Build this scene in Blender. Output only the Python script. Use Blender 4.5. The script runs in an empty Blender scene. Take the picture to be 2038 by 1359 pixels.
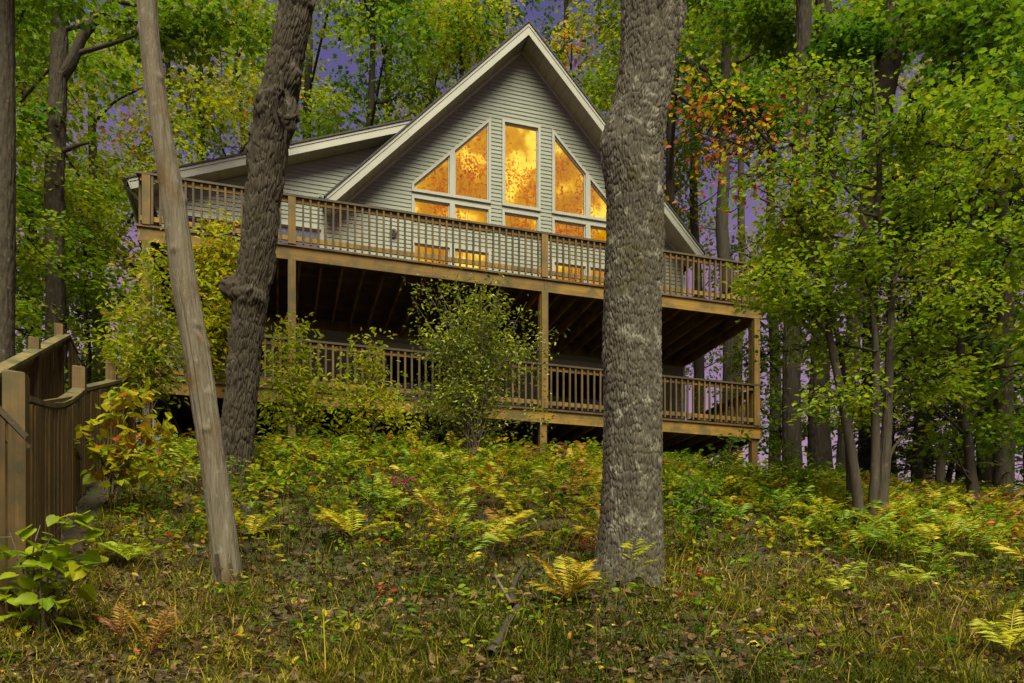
import bpy, math, random
import numpy as np
from mathutils import Vector, Matrix

# ------------------------------------------------------------------ camera, sky, sun, exposure
S = bpy.context.scene
COL = S.collection
EZ = 1.6                                   # eye height over the ground at the camera
FPX, CX, HY = 1559.0, 1019.0, 1230.0       # focal length, centre and horizon in photograph pixels
cam_d = bpy.data.cameras.new('camera')
cam_d.sensor_width = 36.0
cam_d.lens = FPX / 2038.0 * 36.0
cam_d.shift_y = (HY - 679.5) / 2038.0
cam_d.clip_start = 0.1
cam_d.clip_end = 2000.0
cam = bpy.data.objects.new('camera', cam_d)
cam.location = (0, 0, EZ)
cam.rotation_euler = (math.radians(90), 0, 0)
COL.objects.link(cam)
S.camera = cam

SUN_EL, SUN_AZ = math.radians(53), math.radians(170)      # azimuth clockwise from +Y
W = bpy.data.worlds.new('World')
S.world = W
W.use_nodes = True
nt = W.node_tree
nt.nodes.clear()
def N(t, **k):
    n = nt.nodes.new(t)
    for a, b in k.items():
        setattr(n, a, b)
    return n
sky = N('ShaderNodeTexSky', sky_type='NISHITA', sun_disc=False)
sky.sun_elevation = SUN_EL
sky.sun_rotation = SUN_AZ
tc = N('ShaderNodeTexCoord')
sep = N('ShaderNodeSeparateXYZ')
nt.links.new(tc.outputs['Generated'], sep.inputs[0])
nz = N('ShaderNodeTexNoise')
nz.inputs['Scale'].default_value = 4.5
nz.inputs['Detail'].default_value = 4
nt.links.new(tc.outputs['Generated'], nz.inputs['Vector'])
mad = N('ShaderNodeMath', operation='MULTIPLY_ADD')
mad.inputs[1].default_value = 0.34
nt.links.new(nz.outputs['Fac'], mad.inputs[0])
nt.links.new(sep.outputs['Z'], mad.inputs[2])
cr = N('ShaderNodeValToRGB')
e = cr.color_ramp.elements
e[0].position, e[0].color = 0.28, (0.66, 0.38, 0.50, 1)
e[1].position, e[1].color = 0.80, (0.125, 0.100, 0.33, 1)
m = e.new(0.47); m.color = (0.50, 0.27, 0.47, 1)
m = e.new(0.62); m.color = (0.26, 0.165, 0.40, 1)
nt.links.new(mad.outputs[0], cr.inputs['Fac'])
bg1 = N('ShaderNodeBackground'); bg1.inputs['Strength'].default_value = 0.40
bg2 = N('ShaderNodeBackground'); bg2.inputs['Strength'].default_value = 0.01
add = N('ShaderNodeAddShader')
out = N('ShaderNodeOutputWorld')
nt.links.new(cr.outputs['Color'], bg1.inputs['Color'])
nt.links.new(sky.outputs['Color'], bg2.inputs['Color'])
nt.links.new(bg1.outputs[0], add.inputs[0])
nt.links.new(bg2.outputs[0], add.inputs[1])
nt.links.new(add.outputs[0], out.inputs['Surface'])

sun_d = bpy.data.lights.new('sun', 'SUN')
sun_d.energy = 4.6
sun_d.angle = math.radians(42)
sun_d.color = (1.0, 0.98, 0.70)
sun = bpy.data.objects.new('sun', sun_d)
sd = Vector((math.sin(SUN_AZ) * math.cos(SUN_EL), math.cos(SUN_AZ) * math.cos(SUN_EL), math.sin(SUN_EL)))
sun.rotation_euler = sd.to_track_quat('Z', 'Y').to_euler()
COL.objects.link(sun)

S.render.engine = 'CYCLES'
S.view_settings.view_transform = 'Standard'
S.view_settings.look = 'None'
S.view_settings.exposure = 0.66
S.view_settings.gamma = 1.0
S.cycles.use_denoising = True
S.cycles.max_bounces = 7
S.cycles.diffuse_bounces = 3
S.cycles.glossy_bounces = 2
S.cycles.transmission_bounces = 3
S.cycles.transparent_max_bounces = 6
S.cycles.sample_clamp_indirect = 4.0

# ------------------------------------------------------------------ helpers
def px(x, y, d):
    "photograph pixel at distance d (metres along the view axis) -> point in the place"
    return np.array([(x - CX) / FPX * d, d, EZ + (HY - y) / FPX * d])

def tag(o, label=None, cat=None, group=None, kind=None):
    if label: o['label'] = label
    if cat: o['category'] = cat
    if group: o['group'] = group
    if kind: o['kind'] = kind
    return o

def empty(name, loc=(0, 0, 0), rz=0.0):
    o = bpy.data.objects.new(name, None)
    o.location = loc
    o.rotation_euler = (0, 0, rz)
    o.empty_display_size = 0.2
    COL.objects.link(o)
    return o

def norm(a): return a / (np.linalg.norm(a, axis=-1, keepdims=True) + 1e-9)
class MB:
    "collects vertices and faces; build() links them as one mesh object"
    def __init__(s):
        s.v, s.f, s.n, s.t = [], [], 0, []
    def add(s, v, f, tint=None):
        v = np.asarray(v, float).reshape(-1, 3)
        f = np.asarray(f, int)
        s.v.append(v); s.f.append(f + s.n); s.n += len(v)
        s.t.append(np.zeros(len(f)) if tint is None else np.broadcast_to(tint, (len(f),)))
    def box(s, x0, x1, y0, y1, z0, z1):
        v = [(x, y, z) for z in (z0, z1) for y in (y0, y1) for x in (x0, x1)]
        s.add(v, [(0, 2, 3, 1), (4, 5, 7, 6), (0, 1, 5, 4), (2, 6, 7, 3), (0, 4, 6, 2), (1, 3, 7, 5)])
    def hexa(s, q0, q1):
        "two quads (4 points each) joined as a solid"
        s.add(list(q0) + list(q1), [(3, 2, 1, 0), (4, 5, 6, 7), (0, 1, 5, 4), (1, 2, 6, 5), (2, 3, 7, 6), (3, 0, 4, 7)])
    def beam(s, a, b, w, h, up=(0, 0, 1)):
        a, b = Vector(a), Vector(b)
        d = (b - a).normalized()
        sd = d.cross(Vector(up)).normalized() * w / 2
        u = sd.cross(d).normalized() * h / 2
        s.hexa([a - sd - u, a + sd - u, a + sd + u, a - sd + u], [b - sd - u, b + sd - u, b + sd + u, b - sd + u])
    def prism(s, poly, y0, y1):
        "polygon in x,z extruded along y"
        k = len(poly)
        v = [(p[0], y0, p[1]) for p in poly] + [(p[0], y1, p[1]) for p in poly]
        for i in range(k):
            j = (i + 1) % k
            s.add([v[i], v[j], v[k + j], v[k + i]], [(0, 1, 2, 3)])
        if k == 4:
            s.add(v[:4], [(3, 2, 1, 0)]); s.add(v[4:], [(0, 1, 2, 3)])
        else:
            for i in range(1, k - 1):
                s.add([v[0], v[i], v[i + 1]], [(2, 1, 0)]); s.add([v[k], v[k + i], v[k + i + 1]], [(0, 1, 2)])
    def tube(s, path, rad, n=6, cap=True):
        path = np.asarray(path, float); m = len(path)
        rad = np.broadcast_to(rad, (m,))
        t = np.gradient(path, axis=0)
        t /= np.linalg.norm(t, axis=1)[:, None] + 1e-9
        ref = np.array([0.3, 1.0, 0.1]) if abs(t[:, 2]).mean() > 0.6 else np.array([0.1, 0.2, 1.0])
        a = np.cross(t, ref); a /= np.linalg.norm(a, axis=1)[:, None] + 1e-9
        b = np.cross(t, a)
        th = np.linspace(0, 2 * math.pi, n, endpoint=False)
        v = path[:, None, :] + rad[:, None, None] * (np.cos(th)[None, :, None] * a[:, None, :] + np.sin(th)[None, :, None] * b[:, None, :])
        i = np.arange(m - 1)[:, None] * n; j = np.arange(n)[None, :]; j2 = (j + 1) % n
        f = np.stack([i + j, i + n + j, i + n + j2, i + j2], -1).reshape(-1, 4)
        s.add(v.reshape(-1, 3), f)
    def arrays(s):
        v = np.concatenate(s.v)
        loops = np.concatenate([f.ravel() for f in s.f])
        tot = np.concatenate([np.full(len(f), f.shape[1]) for f in s.f])
        return v, loops, tot, np.concatenate(s.t)
    def mesh(s, name, mat, smooth=False):
        v, loops, tot, tint = s.arrays()
        me = bpy.data.meshes.new(name)
        me.vertices.add(len(v)); me.vertices.foreach_set('co', v.astype(np.float32).ravel())
        me.loops.add(len(loops)); me.loops.foreach_set('vertex_index', loops.astype(np.int32))
        me.polygons.add(len(tot))
        st = np.zeros(len(tot), np.int32); st[1:] = np.cumsum(tot)[:-1]
        me.polygons.foreach_set('loop_start', st)
        me.polygons.foreach_set('loop_total', tot.astype(np.int32))
        me.polygons.foreach_set('use_smooth', np.full(len(tot), bool(smooth)))
        if tint.any():
            at = me.attributes.new('tint', 'FLOAT', 'FACE')
            at.data.foreach_set('value', tint.astype(np.float32))
        me.update(calc_edges=True)
        me.materials.append(mat)
        return me
    def build(s, name, mat, parent=None, smooth=False, loc=None):
        o = bpy.data.objects.new(name, s.mesh(name, mat, smooth))
        COL.objects.link(o)
        if loc is not None: o.location = loc
        if parent is not None: o.parent = parent
        return o

def one(name, mat, parent, fn, *a):
    b = MB(); getattr(b, fn)(*a)
    return b.build(name, mat, parent)

def copy_tree(o, parent=None):
    c = o.copy(); COL.objects.link(c); c.parent = parent
    for ch in list(o.children):
        copy_tree(ch, c)
    return c

# ------------------------------------------------------------------ materials
def material(name):
    m = bpy.data.materials.new(name); m.use_nodes = True
    t = m.node_tree; t.nodes.clear()
    o = t.nodes.new('ShaderNodeOutputMaterial'); p = t.nodes.new('ShaderNodeBsdfPrincipled')
    t.links.new(p.outputs[0], o.inputs['Surface'])
    return m, t, p, o
def ramp(t, cols, fac):
    r = t.nodes.new('ShaderNodeValToRGB')
    el = r.color_ramp.elements
    while len(el) < len(cols): el.new(0.5)
    for q, (pos, c) in zip(el, cols):
        q.position = pos; q.color = (*c, 1)
    t.links.new(fac, r.inputs['Fac'])
    return r.outputs['Color']
def noise(t, vec, scale, detail=4, rough=0.55):
    n = t.nodes.new('ShaderNodeTexNoise')
    n.inputs['Scale'].default_value = scale; n.inputs['Detail'].default_value = detail; n.inputs['Roughness'].default_value = rough
    if vec is not None: t.links.new(vec, n.inputs['Vector'])
    return n.outputs['Fac']
def coords(t, scale=(1, 1, 1), rand=False):
    c = t.nodes.new('ShaderNodeTexCoord'); mp = t.nodes.new('ShaderNodeMapping')
    mp.inputs['Scale'].default_value = scale
    t.links.new(c.outputs['Object'], mp.inputs['Vector'])
    if rand:
        oi = t.nodes.new('ShaderNodeObjectInfo'); ml = t.nodes.new('ShaderNodeMath'); ml.operation = 'MULTIPLY'; ml.inputs[1].default_value = 37.0
        t.links.new(oi.outputs['Random'], ml.inputs[0]); t.links.new(ml.outputs[0], mp.inputs['Location'])
    return mp.outputs['Vector']
def bump(t, p, h, strength=0.4, dist=0.01):
    b = t.nodes.new('ShaderNodeBump'); b.inputs['Strength'].default_value = strength; b.inputs['Distance'].default_value = dist
    t.links.new(h, b.inputs['Height']); t.links.new(b.outputs[0], p.inputs['Normal'])
def mixc(t, fac, a, b, mode='MIX'):
    m = t.nodes.new('ShaderNodeMix'); m.data_type = 'RGBA'; m.blend_type = mode
    for s_, val in ((0, fac), (6, a), (7, b)):
        if hasattr(val, 'links') or hasattr(val, 'is_linked'): t.links.new(val, m.inputs[s_])
        elif s_ == 0: m.inputs[0].default_value = val
        else: m.inputs[s_].default_value = (*val, 1)
    return m.outputs[2]
def randv(t, lo, hi):
    oi = t.nodes.new('ShaderNodeObjectInfo'); mr = t.nodes.new('ShaderNodeMapRange')
    mr.inputs[3].default_value = lo; mr.inputs[4].default_value = hi
    t.links.new(oi.outputs['Random'], mr.inputs[0])
    return mr.outputs[0]

def wood(name, dark, light, scale, rough=0.75, stain=None):
    m, t, p, o = material(name)
    v = coords(t, scale, True)
    g = noise(t, v, 1.0, 6, 0.65)
    c = ramp(t, [(0.30, dark), (0.52, [(a + b) / 2 for a, b in zip(dark, light)]), (0.72, light)], g)
    v2 = coords(t, (2.4, 2.4, 2.4), True)
    st = noise(t, v2, 1.0, 5, 0.6)
    f = ramp(t, [(0.44, (0, 0, 0)), (0.64, (1, 1, 1))], st)
    c = mixc(t, f, c, stain or [x * 0.55 for x in dark])
    hs = t.nodes.new('ShaderNodeHueSaturation'); t.links.new(c, hs.inputs['Color']); t.links.new(randv(t, 0.72, 1.22), hs.inputs['Value'])
    t.links.new(hs.outputs[0], p.inputs['Base Color'])
    p.inputs['Roughness'].default_value = rough
    bump(t, p, g, 0.5, 0.006)
    return m
def plain(name, col, rough=0.6, var=0.12, scale=6.0, bmp=0.0, stretch=(1, 1, 1), rnd=(0.94, 1.06)):
    m, t, p, o = material(name)
    v = coords(t, stretch, True)
    g = noise(t, v, scale, 5, 0.6)
    c = ramp(t, [(0.25, [x * (1 - var) for x in col]), (0.75, [min(1, x * (1 + var)) for x in col])], g)
    hs = t.nodes.new('ShaderNodeHueSaturation'); t.links.new(c, hs.inputs['Color']); t.links.new(randv(t, *rnd), hs.inputs['Value'])
    t.links.new(hs.outputs[0], p.inputs['Base Color'])
    p.inputs['Roughness'].default_value = rough
    if bmp: bump(t, p, g, bmp, 0.01)
    return m
def leafmat(name, cols, trans=0.5, rough=0.45, spec=0.2):
    m, t, p, o = material(name)
    at = t.nodes.new('ShaderNodeAttribute'); at.attribute_name = 'tint'
    c = ramp(t, cols, at.outputs['Fac'])
    v = coords(t); g = noise(t, v, 9.0, 3)
    c2 = ramp(t, [(0.3, (0.72, 0.72, 0.72)), (0.7, (1.2, 1.2, 1.2))], g)
    c = mixc(t, 1.0, c, c2, 'MULTIPLY')
    t.links.new(c, p.inputs['Base Color'])
    p.inputs['Roughness'].default_value = rough
    p.inputs['Specular IOR Level'].default_value = spec
    tr = t.nodes.new('ShaderNodeBsdfTranslucent'); t.links.new(c, tr.inputs['Color'])
    mx = t.nodes.new('ShaderNodeMixShader'); mx.inputs[0].default_value = trans
    t.links.new(p.outputs[0], mx.inputs[1]); t.links.new(tr.outputs[0], mx.inputs[2]); t.links.new(mx.outputs[0], o.inputs['Surface'])
    return m
def barkmat(name, c0, c1, lichen, moss, sx, sz, lf=0.55, mf=0.62, bs=0.6):
    m, t, p, o = material(name)
    v = coords(t, (sx, sx, sz))
    g = noise(t, v, 1.0, 7, 0.7)
    c = ramp(t, [(0.28, c0), (0.68, c1)], g)
    v2 = coords(t, (1, 1, 0.7))
    li = noise(t, v2, 9.0, 6, 0.7)
    c = mixc(t, ramp(t, [(lf, (0, 0, 0)), (lf + 0.1, (0.75,) * 3)], li), c, lichen)
    mo = noise(t, v2, 2.3, 5, 0.65)
    c = mixc(t, ramp(t, [(mf, (0, 0, 0)), (mf + 0.12, (0.8,) * 3)], mo), c, moss)
    t.links.new(c, p.inputs['Base Color'])
    p.inputs['Roughness'].default_value = 0.9
    p.inputs['Specular IOR Level'].default_value = 0.25
    bump(t, p, g, bs, 0.012)
    return m

G0, G1, G2 = (0.035, 0.10, 0.008), (0.085, 0.19, 0.010), (0.20, 0.30, 0.010)
YG, YE, OR, RU = (0.36, 0.40, 0.012), (0.54, 0.43, 0.016), (0.62, 0.15, 0.02), (0.20, 0.07, 0.028)
M = {}
M['leaf'] = leafmat('leaf_green', [(0.0, G0), (0.25, G1), (0.45, G2), (0.62, YG), (0.78, YE), (0.9, OR), (1.0, (0.35, 0.05, 0.04))])
M['leaf_shrub'] = leafmat('leaf_shrub', [(0.0, (0.03, 0.065, 0.015)), (0.35, (0.07, 0.12, 0.025)), (0.6, YG), (0.8, YE), (1.0, OR)], 0.3, 0.33, 0.4)
M['fern'] = leafmat('fern_leaf', [(0.0, G1), (0.3, G2), (0.5, YG), (0.7, YE), (0.85, (0.36, 0.18, 0.03)), (1.0, RU)], 0.3, 0.55, 0.3)
M['grass'] = leafmat('grass_blade', [(0.0, (0.032, 0.058, 0.004)), (0.4, (0.115, 0.140, 0.007)), (0.7, (0.24, 0.19, 0.014)), (1.0, (0.46, 0.33, 0.065))], 0.3, 0.7, 0.05)
M['litter'] = leafmat('fallen_leaf', [(0.0, (0.05, 0.028, 0.014)), (0.35, (0.13, 0.07, 0.03)), (0.6, (0.24, 0.15, 0.06)), (0.8, YE), (0.92, (0.42, 0.13, 0.03)), (1.0, (0.36, 0.28, 0.2))], 0.15, 0.6, 0.3)
M['needle'] = leafmat('conifer_needle', [(0.0, (0.018, 0.04, 0.012)), (1.0, (0.11, 0.145, 0.045))], 0.3, 0.5, 0.3)
M['red'] = leafmat('red_leaf', [(0.0, (0.30, 0.045, 0.08)), (1.0, (0.32, 0.08, 0.05))], 0.3)
M['bark_oak'] = barkmat('oak_bark', (0.032, 0.026, 0.018), (0.110, 0.094, 0.067), (0.25, 0.23, 0.18), (0.060, 0.046, 0.011), 26, 8, 0.53, 0.56)
M['bark_dark'] = barkmat('dark_bark', (0.020, 0.015, 0.010), (0.068, 0.053, 0.035), (0.14, 0.135, 0.095), (0.045, 0.040, 0.011), 22, 9, 0.60, 0.64)
M['bark_far'] = barkmat('far_bark', (0.016, 0.012, 0.008), (0.046, 0.036, 0.025), (0.07, 0.066, 0.045), (0.035, 0.036, 0.011), 14, 3, 0.62, 0.62)
M['bark_pale'] = barkmat('pale_bark', (0.028, 0.022, 0.015), (0.078, 0.062, 0.044), (0.12, 0.105, 0.08), (0.05, 0.045, 0.016), 16, 2.5, 0.6, 0.64)
M['deadwood'] = barkmat('bare_dead_wood', (0.070, 0.055, 0.036), (0.185, 0.155, 0.108), (0.25, 0.22, 0.17), (0.105, 0.060, 0.022), 30, 1.6, 0.58, 0.52, 0.9)
M['twig'] = plain('twig_bark', (0.10, 0.075, 0.05), 0.9, 0.3, 8)
M['soil'] = plain('rotten_wood', (0.045, 0.028, 0.018), 0.95, 0.5, 14, 0.8)
M['timber_x'] = wood('deck_timber_long', (0.14, 0.070, 0.006), (0.31, 0.170, 0.014), (0.9, 26, 26), stain=(0.085, 0.058, 0.010))
M['timber_y'] = wood('deck_timber_deep', (0.13, 0.072, 0.016), (0.27, 0.16, 0.036), (26, 0.9, 26))
M['timber_z'] = wood('deck_timber_upright', (0.105, 0.053, 0.007), (0.235, 0.128, 0.016), (24, 24, 0.9), stain=(0.085, 0.060, 0.012))
M['rail_cap'] = wood('weathered_rail', (0.045, 0.028, 0.012), (0.105, 0.070, 0.032), (1.0, 24, 24), stain=(0.035, 0.025, 0.011))
M['baluster'] = wood('dark_baluster', (0.060, 0.030, 0.007), (0.150, 0.084, 0.017), (24, 24, 0.9), stain=(0.05, 0.034, 0.009))
M['deck_board'] = wood('shaded_deck_board', (0.060, 0.032, 0.009), (0.13, 0.072, 0.020), (0.9, 26, 26))  # wood colour darkened to deepen the shade under the deck
M['fence'] = wood('fence_board', (0.070, 0.036, 0.006), (0.185, 0.100, 0.017), (22, 22, 0.8), stain=(0.055, 0.040, 0.008))
M['fence_cap'] = wood('mossy_fence_cap', (0.085, 0.062, 0.020), (0.20, 0.15, 0.052), (9, 9, 9), stain=(0.05, 0.052, 0.014))
M['siding'] = plain('grey_siding', (0.19, 0.198, 0.150), 0.55, 0.11, 3.0, 0, (0.4, 1, 6))
M['trim'] = plain('off_white_trim', (0.31, 0.30, 0.245), 0.5, 0.10, 2.5)
M['soffit'] = plain('beige_soffit', (0.27, 0.245, 0.165), 0.6, 0.06, 3.0)
M['wall_core'] = plain('wall_core', (0.25, 0.24, 0.21), 0.8)
M['shingle'] = plain('roof_shingle', (0.055, 0.05, 0.048), 0.9, 0.4, 18, 0.6)
M['metal'] = plain('grey_metal', (0.20, 0.20, 0.20), 0.4, 0.1, 5)
M['black'] = plain('black_plastic', (0.015, 0.015, 0.015), 0.5)
# ground
m, t, p, o = material('forest_floor')
v = coords(t); g = noise(t, v, 1.1, 7, 0.65); g2 = noise(t, v, 24.0, 5, 0.7)
c = ramp(t, [(0.30, (0.030, 0.020, 0.011)), (0.48, (0.070, 0.046, 0.021)), (0.60, (0.060, 0.065, 0.018)), (0.75, (0.11, 0.080, 0.034))], g)
c = mixc(t, 1.0, c, ramp(t, [(0.3, (0.45,) * 3), (0.7, (1.5,) * 3)], g2), 'MULTIPLY')
t.links.new(c, p.inputs['Base Color']); p.inputs['Roughness'].default_value = 0.95
bump(t, p, g2, 0.9, 0.04)
M['ground'] = m
# window panes and the added glowing wall behind them
def panemat(name, tint, gloss=0.05):
    m, t, p, o = material(name)
    tb = t.nodes.new('ShaderNodeBsdfTransparent'); tb.inputs[0].default_value = (*tint, 1)
    gl = t.nodes.new('ShaderNodeBsdfGlossy'); gl.inputs['Roughness'].default_value = 0.02
    fr = t.nodes.new('ShaderNodeFresnel'); fr.inputs[0].default_value = 1.5
    mx = t.nodes.new('ShaderNodeMixShader')
    t.links.new(fr.outputs[0], mx.inputs[0]); t.links.new(tb.outputs[0], mx.inputs[1]); t.links.new(gl.outputs[0], mx.inputs[2])
    t.links.new(mx.outputs[0], o.inputs['Surface'])
    return m
M['pane'] = panemat('window_glass', (1.0, 0.94, 0.55))
M['pane_dark'] = panemat('dark_window_glass', (0.85, 0.86, 0.88))
m, t, p, o = material('painted_glow_wall')
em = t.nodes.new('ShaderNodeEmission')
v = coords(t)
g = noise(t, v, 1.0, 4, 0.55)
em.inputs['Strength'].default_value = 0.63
t.links.new(ramp(t, [(0.44, (0.60, 0.28, 0.001)), (0.54, (0.84, 0.45, 0.004)), (0.62, (1.4, 1.05, 0.26))], g), em.inputs['Color'])  # mottled emission painted to stand for tree and sky reflections in the glass
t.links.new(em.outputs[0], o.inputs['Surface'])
M['painted_glow'] = m
M['room'] = plain('dim_room', (0.25, 0.24, 0.25), 0.8)
M['reflection_foliage'] = leafmat('reflection_leaf', [(0.0, (0.95, 0.58, 0.01)), (1.0, (0.95, 0.58, 0.01))], 0.9, 0.9, 0.05)  # amber translucent leaves, added to imitate reflected foliage
M['curtain'] = plain('white_blind', (0.72, 0.72, 0.78), 0.8)

# ------------------------------------------------------------------ terrain
TX = np.array([-60, -14, -6, -2.5, 1.5, 5.5, 10, 20, 80.])
TD = np.array([-20, 0, 4, 5.5, 8, 10, 12, 15, 18, 24, 40, 120, 500.])
TZ = np.array([
    [-3.2] * 9, [-1.6] * 9,
    [-.75, -.75, -.75, -.78, -.78, -.78, -.78, -.8, -.8],
    [-.1, -.1, -.05, -.3, -.33, -.35, -.35, -.35, -.35],
    [.9, .9, .85, .45, .36, .30, .25, .2, .2],
    [1.6, 1.6, 1.5, 1.3, 1.1, .92, .8, .7, .7],
    [2.3, 2.3, 2.3, 2.2, 1.95, 1.5, 1.25, 1.1, 1.1],
    [2.9, 3.0, 3.05, 3.1, 2.9, 2.35, 1.9, 1.7, 1.6],
    [3.2, 3.4, 3.45, 3.45, 3.35, 3.15, 2.6, 2.2, 2.1],
    [3.4, 3.7, 3.75, 3.7, 3.65, 3.6, 3.4, 3.0, 2.8],
    [3.6, 3.9, 3.9, 3.9, 3.9, 3.9, 3.8, 3.6, 3.4],
    [4.0] * 9, [2.0] * 9])
_k = np.random.default_rng(5)
_ph = _k.uniform(0, 6.28, (8, 2)); _fr = _k.uniform(0.5, 2.6, (8, 2)) * np.sign(_k.uniform(-1, 1, (8, 2)))
def height(x, y):
    x = np.asarray(x, float); y = np.asarray(y, float)
    xi = np.clip(np.searchsorted(TX, x) - 1, 0, len(TX) - 2); yi = np.clip(np.searchsorted(TD, y) - 1, 0, len(TD) - 2)
    fx = np.clip((x - TX[xi]) / (TX[xi + 1] - TX[xi]), 0, 1); fy = np.clip((y - TD[yi]) / (TD[yi + 1] - TD[yi]), 0, 1)
    z = (TZ[yi, xi] * (1 - fx) + TZ[yi, xi + 1] * fx) * (1 - fy) + (TZ[yi + 1, xi] * (1 - fx) + TZ[yi + 1, xi + 1] * fx) * fy
    n = 0
    for i in range(8):
        n = n + np.sin(x * _fr[i, 0] + _ph[i, 0]) * np.sin(y * _fr[i, 1] + _ph[i, 1])
    return EZ + z + n * 0.018
gx = np.concatenate([np.linspace(-400, -62, 16), np.linspace(-60, -14, 24), np.linspace(-13.7, 16, 180), np.linspace(17, 60, 26), np.linspace(65, 400, 16)])
gy = np.concatenate([np.linspace(-60, -1, 12), np.linspace(0, 3, 6), np.linspace(3.2, 22, 150), np.linspace(22.6, 60, 40), np.linspace(65, 500, 24)])
X, Y = np.meshgrid(gx, gy)
b = MB()
i = np.arange(len(gy) - 1)[:, None] * len(gx); j = np.arange(len(gx) - 1)[None, :]
b.add(np.stack([X, Y, height(X, Y)], -1).reshape(-1, 3), np.stack([i + j, i + j + 1, i + len(gx) + j + 1, i + len(gx) + j], -1).reshape(-1, 4))
tag(b.build('ground', M['ground'], smooth=True), 'leaf-strewn forest slope rising to the house', 'ground', kind='structure')

# ------------------------------------------------------------------ the house (local x along the front, y into the house, z up)
HB = EZ + 3.2
ANG = math.atan2(0.2882, 0.9576)
house = empty('house', (-4.215, 15.0, HB), ANG)
tag(house, 'grey-sided chalet with steep gable and glowing trapezoid windows above the deck', 'house')
TCN, ZP, SL = 5.74, 11.64, 1.0345
WALL = 3.6
UP, LO = 3.95, 1.20                       # deck floors
co, si = math.cos(math.atan(SL)), math.sin(math.atan(SL))
WSL = 0.389; wco, wsi = math.cos(math.atan(WSL)), math.sin(math.atan(WSL))
WT0, WZ0 = -3.37, 6.36                    # low end of the wing roof
RUN = 4.93
def slope_poly(sgn, a0, a1, p0, p1):
    "piece of a main roof slope: distances a along the slope and p below it; sgn +1 right, -1 left; a0 None = at the ridge"
    def P(a, p): return (TCN + sgn * (co * a - si * p), ZP - si * a - co * p)
    def R(p): return P(p * si / co, p)
    A, D = (R(p0), R(p1)) if a0 is None else (P(a0, p0), P(a0, p1))
    q = [A, P(a1, p0), P(a1, p1), D]
    return q if sgn > 0 else q[::-1]
def wing_poly(a0, a1, p0, p1):
    def P(a, p): return (WT0 + wco * a + wsi * p, WZ0 + wsi * a - wco * p)
    return [P(a0, p0), P(a1, p0), P(a1, p1), P(a0, p1)]
LEN = RUN / co
BACK = 12.6
for sg in (1, -1):
    b = MB(); b.prism(slope_poly(sg, None, LEN + 0.03, -0.035, 0.0), 2.96, BACK); rf = b.build('roof', M['shingle'], house)
    b = MB(); b.prism(slope_poly(sg, None, LEN, 0.003, 0.15), 3.05, BACK - .02); b.build('roof_deck', M['wall_core'], rf)
    cut = LEN * (0.52 if sg > 0 else 0.63)
    b = MB(); b.prism(slope_poly(sg, None, cut - .004, 0.003, 0.205), 3.0, 3.03); b.build('fascia_board', M['trim'], house)
    b = MB(); b.prism(slope_poly(sg, cut, LEN, 0.003, 0.205), 3.0, 3.03); b.build('fascia_board', M['trim'], house)
    b = MB(); b.prism(slope_poly(sg, None, LEN, 0.003, 0.06), 2.985, 2.998); b.build('drip_edge', M['trim'], house)
    k = 24; st = (LEN - 0.2) / k
    for q in range(k):
        b = MB(); b.prism(slope_poly(sg, 0.22 + q * st + .004, 0.22 + (q + 1) * st - .004, 0.172, 0.19), 3.032, 3.64); b.build('soffit_panel', M['soffit'], house)
    b = MB(); b.prism(slope_poly(sg, 0.2, LEN - .05, 0.192, 0.25), 3.56, 3.585); b.build('rake_trim', M['trim'], house)
    b = MB(); b.prism(slope_poly(sg, LEN + 0.004, LEN + 0.03, 0.003, 0.205), 3.0, BACK); b.build('eave_fascia', M['trim'], house)
# wing roof
WLEN = 6.35 / wco
b = MB(); b.prism(wing_poly(-0.03, WLEN, -0.035, 0.0), 3.11, BACK); rf = b.build('roof', M['shingle'], house); rf['label'] = 'low-pitched dark shingle roof over the wing'
b = MB(); b.prism(wing_poly(0, WLEN, 0.003, 0.15), 3.2, BACK - .02); b.build('roof_deck', M['wall_core'], rf)
b = MB(); b.prism(wing_poly(0.002, WLEN * .45, 0.003, 0.215), 3.15, 3.18); b.build('fascia_board', M['trim'], house)
b = MB(); b.prism(wing_poly(WLEN * .45 + .004, WLEN, 0.003, 0.215), 3.15, 3.18); b.build('fascia_board', M['trim'], house)
b = MB(); b.prism(wing_poly(0.0, WLEN, 0.003, 0.06), 3.135, 3.148); b.build('drip_edge', M['trim'], house)
k = 21
for q in range(k):
    st = (WLEN - 0.3) / k
    b = MB(); b.prism(wing_poly(0.03 + q * st + .004, 0.03 + (q + 1) * st - .004, 0.18, 0.197), 3.182, 3.64); b.build('soffit_panel', M['soffit'], house)
b = MB(); b.prism(wing_poly(-0.03, -0.004, 0.003, 0.215), 3.15, BACK); b.build('eave_fascia', M['trim'], house)
for q in range(26):                        # soffit of the left eave running back
    y0 = 3.65 + q * .34
    one('soffit_panel', M['soffit'], house, 'box', WT0 + 0.08, -2.96, y0 + .004, y0 + .336, WZ0 - .235, WZ0 - .215)
b = MB(); b.tube([(WT0 - .07, 3.1, WZ0 - .05), (WT0 - .07, BACK, WZ0 - .05)], 0.055, 8); b.build('gutter', M['trim'], house)

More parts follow.
